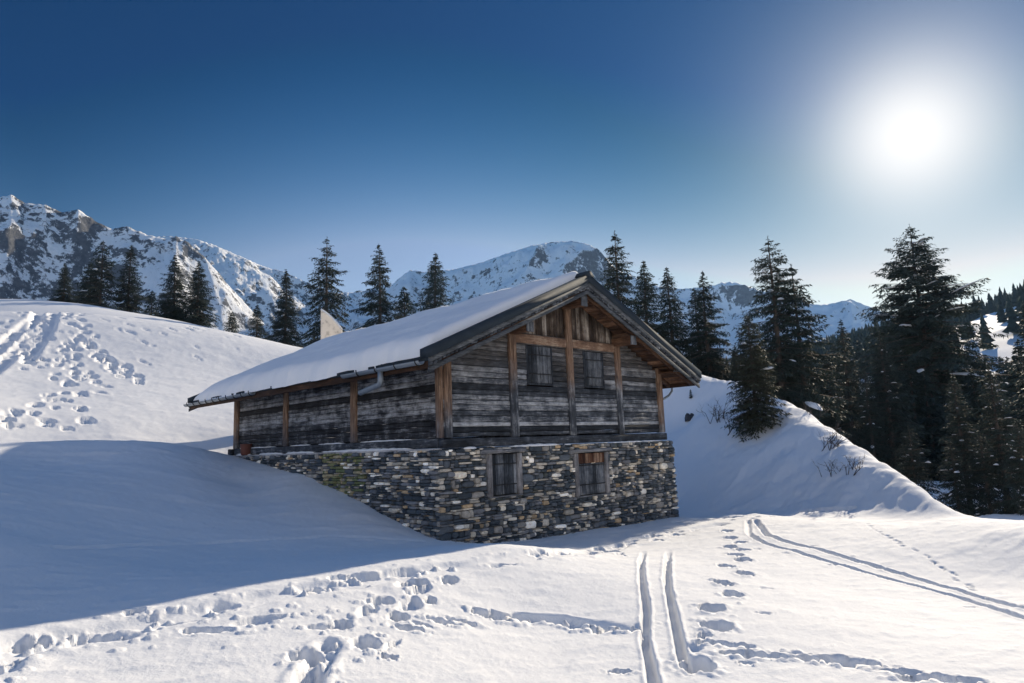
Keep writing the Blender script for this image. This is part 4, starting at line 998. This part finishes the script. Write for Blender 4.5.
# snow on the roof: one quilted sheet per slope with its own thickness
def roof_snow(s):
    nu_, nv_ = 90, 260; va, vb = RV0 + .30, RV1 + .02
    q = np.linspace(0, 1, nu_) ; vv = np.linspace(va, vb, nv_)
    Qg, Vg = np.meshgrid(q, vv, indexing='ij')                # q = 0 at the eave, 1 at the ridge
    edge = fbm(vv * .9, vv * 0 + 3.3, 4, 6) * .17
    lip = np.interp(vv, [va, 0.2, 1.6, 3.0, 4.2, 5.0, 6.5, 8.0, vb], [.16, .08, .03, .0, -.08, -.12, -.10, -.02, .02]) + edge if s == 0 else edge * .5
    u0 = EU0 - .05 + lip; U = u0[None, :] + (RIDGE_U - u0[None, :]) * Qg
    dist_e = (U - u0[None, :]); dist_f = Vg - va; dist_b = vb - Vg
    th = .47 + .09 * fbm(U * .5, Vg * .5, 4, 3 + s) - .05 * np.exp(-((U - 3.) / 2.) ** 2)
    th *= 1 + .12 * np.exp(-((U - RIDGE_U) / 1.0) ** 2)
    if s == 1: th = th * .62
    rnd = lambda d, w: np.sqrt(np.clip(1 - (1 - np.clip(d / w, 0, 1)) ** 2, 0, 1))
    f = rnd(dist_e, .35 + .5 * np.clip((Vg - 7) / 6, 0, 1)) * (.42 + .58 * rnd(dist_f, .3)) * rnd(dist_b, .4 + 2.2 * (1 - Qg) ** 1.5)
    top = th * f
    Z = np.where(True, rz(0) - ROOF_K * 0, 0) + 0 * U
    base_z = 4.56 - ROOF_K * np.abs(U - RIDGE_U) + .172
    Zt = base_z + np.maximum(top, .004)
    soft = np.exp(-((U - RIDGE_U) / .5) ** 2); Zt -= soft * .09 * f
    Um = U if s == 0 else 2 * RIDGE_U - U
    over = np.zeros_like(U); 
    Vt = np.stack([Um, Vg, Zt - HB], -1).reshape(-1, 3)
    i, j = np.meshgrid(np.arange(nu_ - 1), np.arange(nv_ - 1), indexing='ij')
    Qd = np.stack([i * nv_ + j, (i + 1) * nv_ + j, (i + 1) * nv_ + j + 1, i * nv_ + j + 1], -1).reshape(-1, 4)
    # closing skirt down to the roof cover
    ring = [k for k in range(nv_)] + [k * nv_ + nv_ - 1 for k in range(1, nu_)] + [(nu_ - 1) * nv_ + k for k in range(nv_ - 2, -1, -1)] + [k * nv_ for k in range(nu_ - 2, 0, -1)]
    low = Vt[ring].copy(); low[:, 2] = base_z.reshape(-1)[ring] - .004 - HB - np.where(np.arange(len(ring)) < nv_, .06, 0); n0 = len(Vt); Vt = np.concatenate([Vt, low])
    m = len(ring); sk = np.array([[ring[k], ring[(k + 1) % m], n0 + (k + 1) % m, n0 + k] for k in range(m)])
    me = np_mesh('snow_cover', Vt, np.concatenate([Qd, sk]), True)
    import bmesh
    bm = bmesh.new(); bm.from_mesh(me); bmesh.ops.recalc_face_normals(bm, faces=bm.faces); bm.to_mesh(me); bm.free()
    return link('snow_cover', me, M['roof_snow'], roof)
roof_snow(0); roof_snow(1)
# gutters on the left eave
def gutter(v0, v1, step):
    m = MB(); n = 10; rad = .095; uc, zc = EU0 - .135, rz(EU0) + .05; V = []
    for v in (v0, v1):
        for rr in (rad, rad - .012):
            for k in range(n + 1):
                w = math.pi + math.pi * k / n; V.append((uc + rr * math.cos(w), v, zc + rr * math.sin(w)))
    N = n + 1; Fs = []
    for k in range(n):
        Fs += [[k, k + 1, 2 * N + k + 1, 2 * N + k], [N + k, 3 * N + k, 3 * N + k + 1, N + k + 1], [k, N + k, N + k + 1, k + 1], [2 * N + k, 2 * N + k + 1, 3 * N + k + 1, 3 * N + k]]
    Fs += [[0, 2 * N, 3 * N, N], [n, N + n, 3 * N + n, 2 * N + n]]
    m.add(V, Fs); g = B(m, 'gutter', 'zinc', hut, True)
    v = v0 + .12
    while v < v1:
        b = MB(); pts = [(EU0 - .03, v, zc + .12)] + [(uc - (rad + .012) * math.cos(math.pi * k / 8), v, zc - (rad + .012) * math.sin(math.pi * k / 8)) for k in range(9)][::-1] + [(uc - rad - .015, v, zc + .05)]
        b.tube(pts, .014, 5); B(b, 'bracket', 'iron', g); v += step
    return g
gutter(8.4, RV1 + .05, .62); gutter(-.72, 2.75, .85)
for k, (a, b) in enumerate(((8.6, 13.9),)): lump_strip('gutter_snow', (EU0 - .07, b, rz(EU0) + .0), (EU0 - .07, a, rz(EU0) + .0), .0, .11, .10, seed=30 + k)
m = MB(); zc = rz(EU0) - .04; m.tube([(EU0 - .135, .98, zc + .02), (EU0 - .135, .98, zc - .22), (EU0 - .135, 1.0, zc - .29), (EU0 - .13, 1.06, zc - .32), (EU0 - .11, 1.95, zc - .45)], [.072] * 5, 12); dp = B(m, 'downpipe', 'zinc', hut, True)
m = MB(); m.tube([(EU1 + .05, RV0 + 1.15, rz(EU1) - .02), (EU1 + .02, RV0 + 1.15, rz(EU1) - .25), (EU1 - .2, RV0 + 1.15, rz(EU1) - .42), (EU1 - .75, RV0 + 1.15, rz(EU1) - .62)], [.04] * 4, 10); B(m, 'downpipe', 'zinc', hut, True)
m = MB(); m.tube([(EU1 + .12, RV0 + .3, rz(EU1) + .02), (EU1 + .12, RV1, rz(EU1) + .02)], [.085] * 2, 10); B(m, 'gutter', 'zinc', hut, True)
# small lamp under the ridge
m = MB(); m.tube([(4.94, -.10, 3.86), (5.1, -.2, 3.86)], [.03, .06], 8); 

# ------------------------------------------------------------------ things about the hut
q = hut_pt(-.17, 11.15, STT + .035)
t_ = empty('metal_tub', tuple(q), HTH); tag(t_, 'rusty red brown tub standing on the stone ledge by the far hut corner', 'tub')
m = MB(); n = 14; prof = [(.0, .0), (.15, .0), (.185, .03), (.20, .20), (.205, .38), (.215, .40), (.19, .40), (.18, .10), (.0, .08)]
V = [(r_ * math.cos(2 * math.pi * k / n), r_ * math.sin(2 * math.pi * k / n) * .8, z_) for r_, z_ in prof for k in range(n)]
m.add(V, [[i * n + k, i * n + (k + 1) % n, (i + 1) * n + (k + 1) % n, (i + 1) * n + k] for i in range(len(prof) - 1) for k in range(n)]); m.build('body', M['rust'], t_, True)
# pale panel behind the roof
dq = at(321, 335, 37); gzd = float(ground(dq[:1], dq[1:2])[0]); zt0 = float(at(321, 310, 37)[2]) - gzd
t_ = empty('curved_panel', (dq[0], dq[1], gzd), R(-4)); tag(t_, 'pale curved panel with a white rim standing up behind the snowy roof', 'panel')
def sheet(name, off, grow, th, mat):
    top = [(-.02 - grow, zt0 + grow)] + [(1.08 * q + grow * .6, zt0 - 1.12 * (.55 * q + .45 * q ** 2.2) + grow) for q in (.08, .2, .35, .5, .65, .8, .92, 1.)]
    m = MB(); n = len(top); bow = lambda x: .35 * (x / 1.08) ** 2 - .18 * math.sin(x * 1.6)
    V = [(x, bow(x) + off + s_ * th, z_) for s_ in (0, 1) for x, z_ in [(x, -.3) for x, _ in top] + top]
    Fs = []
    for s_ in (0, 1):
        o_ = s_ * 2 * n; Fs += [[o_ + k, o_ + k + 1, o_ + n + k + 1, o_ + n + k] for k in range(n - 1)]
    Fs += [[n + k, n + k + 1, 3 * n + k + 1, 3 * n + k] for k in range(n - 1)] + [[0, n, 3 * n, 2 * n], [n - 1, 2 * n - 1, 4 * n - 1, 3 * n - 1]]
    m.add(V, Fs); return m.build(name, M[mat], t_)
sheet('sheet', 0, 0, .05, 'pale_sheet')
m = MB(); m.tube([(1.08 * q, .35 * q * q - .18 * math.sin(1.08 * q * 1.6) + .02, zt0 - 1.12 * (.55 * q + .45 * q ** 2.2) + .03) for q in np.linspace(0, 1, 12)], .05, 6); m.build('rim', M['tree_snow'], t_, True)
for k in range(2): m = MB(); m.tube([(.3 + k * .55, -.10, zt0 - 1.9), (.12 + k * .5, -.30, -.3)], .04, 6); m.build('prop', M['bark'], t_, True)

# bushes and a young spruce on the right hill
def bush(seed, n, h, spread):
    r = np.random.default_rng(seed); m = MB()
    def br(p, d, l, rad, lev):
        q = p + d * l * .5 + r.normal(0, .05 * l, 3); e = p + d * l + r.normal(0, .08 * l, 3); m.tube([p, q, e], [rad, rad * .7, rad * .35], 4, cap=False)
        if lev:
            for _ in range(r.integers(2, 5)):
                dd = d + r.normal(0, .5, 3); dd[2] = abs(dd[2]) * .8 + .1; dd /= np.linalg.norm(dd); br(p + (e - p) * r.uniform(.4, 1.), dd, l * r.uniform(.4, .7), rad * .5, lev - 1)
    for _ in range(n):
        d = np.array([r.normal(0, spread), r.normal(0, spread), 1.]); d /= np.linalg.norm(d); br(np.array([r.normal(0, .2), r.normal(0, .2), -.1]), d, h * r.uniform(.5, 1.), .017, 2)
    return np_mesh('twigs', np.array(m.v), m.f, True)
BU = [bush(1, 12, .9, .5), bush(2, 8, .6, .7)]
for v, x, y, sc, lab in ((0, 742, 432, 1.5, 'bare twiggy bush left of the foot of the olive spruce'), (0, 833, 449, 1.0, 'bare twiggy bush on the sunlit shoulder of the right hill'), (1, 853, 472, 1., 'small bare bush low on the right hill face'), (1, 834, 474, .9, 'thin bare twigs lowest on the right hill face'), (0, 720, 421, 1.2, 'thin pale bush between the dark rock and olive spruce'), (1, 812, 415, 1.1, 'bare twigs on the crest right of the olive spruce')):
    p = hit(x, y, 24, 60); z = float(ground(p[:1], p[1:])[0]); o = link('bush', BU[v], M['bark']); o.location = (p[0], p[1], z); o.scale = (sc,) * 3; o.rotation_euler = (0, 0, RNG.uniform(0, 6)); tag(o, lab, 'bush')
p = hit(691, 398, 30, 60); plant(SP[4], p[0], p[1], .55, 0, 'tiny young spruce poking from the snow right of the eave', sink=.02)
p = hit(690, 417.5, 30, 60); z = float(ground(p[:1], p[1:])[0])
m = MB(); r = np.random.default_rng(5)
for k in range(4):
    c = np.array([r.normal(0, .22), r.normal(0, .12), r.uniform(-.06, .04)]); n = 9
    for i in range(3): pass
    rows = []
    for zf, wf in ((-.2, .7), (.0, 1.), (.16, .75), (.26, .25)): rows.append([c + (math.cos(2 * math.pi * q / n) * wf * .2 * r.uniform(.7, 1.3), math.sin(2 * math.pi * q / n) * wf * .22 * r.uniform(.7, 1.3), zf * r.uniform(.8, 1.2)) for q in range(n)])
    m.add([v for rw in rows for v in rw], [[i * n + q, i * n + (q + 1) % n, (i + 1) * n + (q + 1) % n, (i + 1) * n + q] for i in range(3) for q in range(n)] + [[3 * n + q for q in range(n)]], (.045, .045, .05))
o = m.build('rock', M['stone']); o.location = (p[0], p[1], z - .02); tag(o, 'dark rock showing through the shaded snow right of the hut', 'rock')

# ------------------------------------------------------------------ air
HAZE = .5e-4
if HAZE > 0:
    m = bpy.data.materials.new('haze'); m.use_nodes = True; t = NT(m); t.n.remove(t.n['Principled BSDF'])
    pv = t.node('ShaderNodeVolumePrincipled'); pv.inputs['Color'].default_value = (.36, .60, 1., 1); pv.inputs['Density'].default_value = HAZE; pv.inputs['Anisotropy'].default_value = .35
    t.l.new(pv.outputs[0], t.n['Material Output'].inputs['Volume'])
    zlo = min(float(Z.min()), -25.) - 1
    b = MB(); b.box((-2150, -2150, zlo), (2150, 2150, 520)); o = b.build('haze', m); tag(o, kind='stuff', label='thin bluish winter haze')

# ------------------------------------------------------------------ light, sky, camera
w = bpy.data.worlds.new('World'); S.world = w; w.use_nodes = True; t = NT(w); bg = t.n['Background']
sky = t.node('ShaderNodeTexSky', sky_type='NISHITA'); sky.sun_disc = False; sky.sun_elevation = R(SUN_EL); sky.sun_rotation = R(SUN_AZ); sky.altitude = 2200; sky.air_density = 1.; sky.dust_density = .6; sky.ozone_density = 2.5
SKY = .06
# how deep the alpine blue runs with height and away from the sun: exp(a + b z + c z^2 + d s + e z^3 + f s^6) per channel
SKYP = ((-1.95, 3.38, -39.97, 6.1, 32.84, -3.27), (-1.45, 1.83, -22.14, 3.88, 18.9, -2.13), (-1.27, 1.71, -13.72, 2.69, 11.43, -1.7))
SKYF = (.0, .24, .45); SKYC = (1.45, 1.20, 1.06); SKYU = (.92, 1.36, 1.62)
tc = t.node('ShaderNodeTexCoord'); nv = t.node('ShaderNodeVectorMath', operation='NORMALIZE'); t.l.new(tc.outputs['Generated'], nv.inputs[0])
dt = t.node('ShaderNodeVectorMath', operation='DOT_PRODUCT'); t.l.new(nv.outputs[0], dt.inputs[0]); dt.inputs[1].default_value = tuple(SUN)
c = t.math('MAXIMUM', dt.outputs['Value'], 0.)
glow = None
for amp, ex in ((8., 9000.), (2.2, 1900.), (1.5, 420.), (.42, 130.), (.16, 45.)):
    g_ = t.math('MULTIPLY', t.math('POWER', c, ex), amp); glow = g_ if glow is None else t.math('ADD', glow, g_)
gl_ = t.math('SUBTRACT', 1., t.math('EXPONENT', t.math('MULTIPLY', glow, -1.)))     # aureole saturating softly towards the sun's white
sxyz = t.node('ShaderNodeSeparateXYZ'); t.l.new(nv.outputs[0], sxyz.inputs[0])
zc_ = t.math('MINIMUM', t.math('MAXIMUM', sxyz.outputs[2], .04), .72); sc_ = t.math('MAXIMUM', dt.outputs['Value'], .45)
chan = []
for a_, b_, c_, d_, e_, f_ in SKYP:
    ex_ = t.math('MULTIPLY_ADD', zc_, e_, c_); ex_ = t.math('MULTIPLY_ADD', ex_, zc_, b_); ex_ = t.math('MULTIPLY_ADD', ex_, zc_, a_)
    ex_ = t.math('MULTIPLY_ADD', sc_, d_, ex_); ex_ = t.math('MULTIPLY_ADD', t.math('POWER', sc_, 6.), f_, ex_); chan.append(t.math('MINIMUM', t.math('MAXIMUM', t.math('SUBTRACT', t.math('EXPONENT', ex_), (.10, 0., 0.)[len(chan)]), SKYF[len(chan)]), SKYC[len(chan)]))
cc = t.node('ShaderNodeCombineColor')
for k_, q_ in enumerate(chan): t.l.new(q_, cc.inputs[k_])
m1 = t.node('ShaderNodeMapRange', interpolation_type='SMOOTHSTEP'); t.l.new(sxyz.outputs[2], m1.inputs[0]); m1.inputs[1].default_value = .60; m1.inputs[2].default_value = .85
m2 = t.node('ShaderNodeMapRange', interpolation_type='SMOOTHSTEP'); t.l.new(dt.outputs['Value'], m2.inputs[0]); m2.inputs[1].default_value = .42; m2.inputs[2].default_value = .05
cc2 = t.mix(t.math('MAXIMUM', m1.outputs[0], m2.outputs[0]), cc.outputs[0], SKYU)
sk = t.mix(1., sky.outputs[0], cc2, 'MULTIPLY')
t.l.new(t.mix(gl_, sk, tuple(k_ / SKY / 2 ** .8 for k_ in (1.06, 1.04, 1.02))), bg.inputs[0]); bg.inputs[1].default_value = SKY
sl = bpy.data.lights.new('sun', 'SUN'); sl.energy = 4.15; sl.angle = R(.5); sl.color = (1., .87, .68)
so = bpy.data.objects.new('sun', sl); COL.objects.link(so); so.rotation_euler = Vector(SUN).to_track_quat('Z', 'Y').to_euler(); so.location = (60, 90, 60)
cam = bpy.data.cameras.new('camera'); cam.sensor_width = 36; cam.lens = F * 36 / 1024; cam.clip_start = .1; cam.clip_end = 20000
co = bpy.data.objects.new('camera', cam); COL.objects.link(co)
co.matrix_world = Matrix(((RT[0], UP[0], -FW[0], 0), (RT[1], UP[1], -FW[1], 0), (RT[2], UP[2], -FW[2], 0), (0, 0, 0, 1)))
S.camera = co
S.view_settings.view_transform = 'Standard'; S.view_settings.look = 'None'; S.view_settings.gamma = 1; S.view_settings.exposure = .8
S.render.engine = 'CYCLES'; S.cycles.use_denoising = True; S.cycles.max_bounces = 8; S.cycles.diffuse_bounces = 3; S.cycles.volume_bounces = 0; S.cycles.transparent_max_bounces = 4
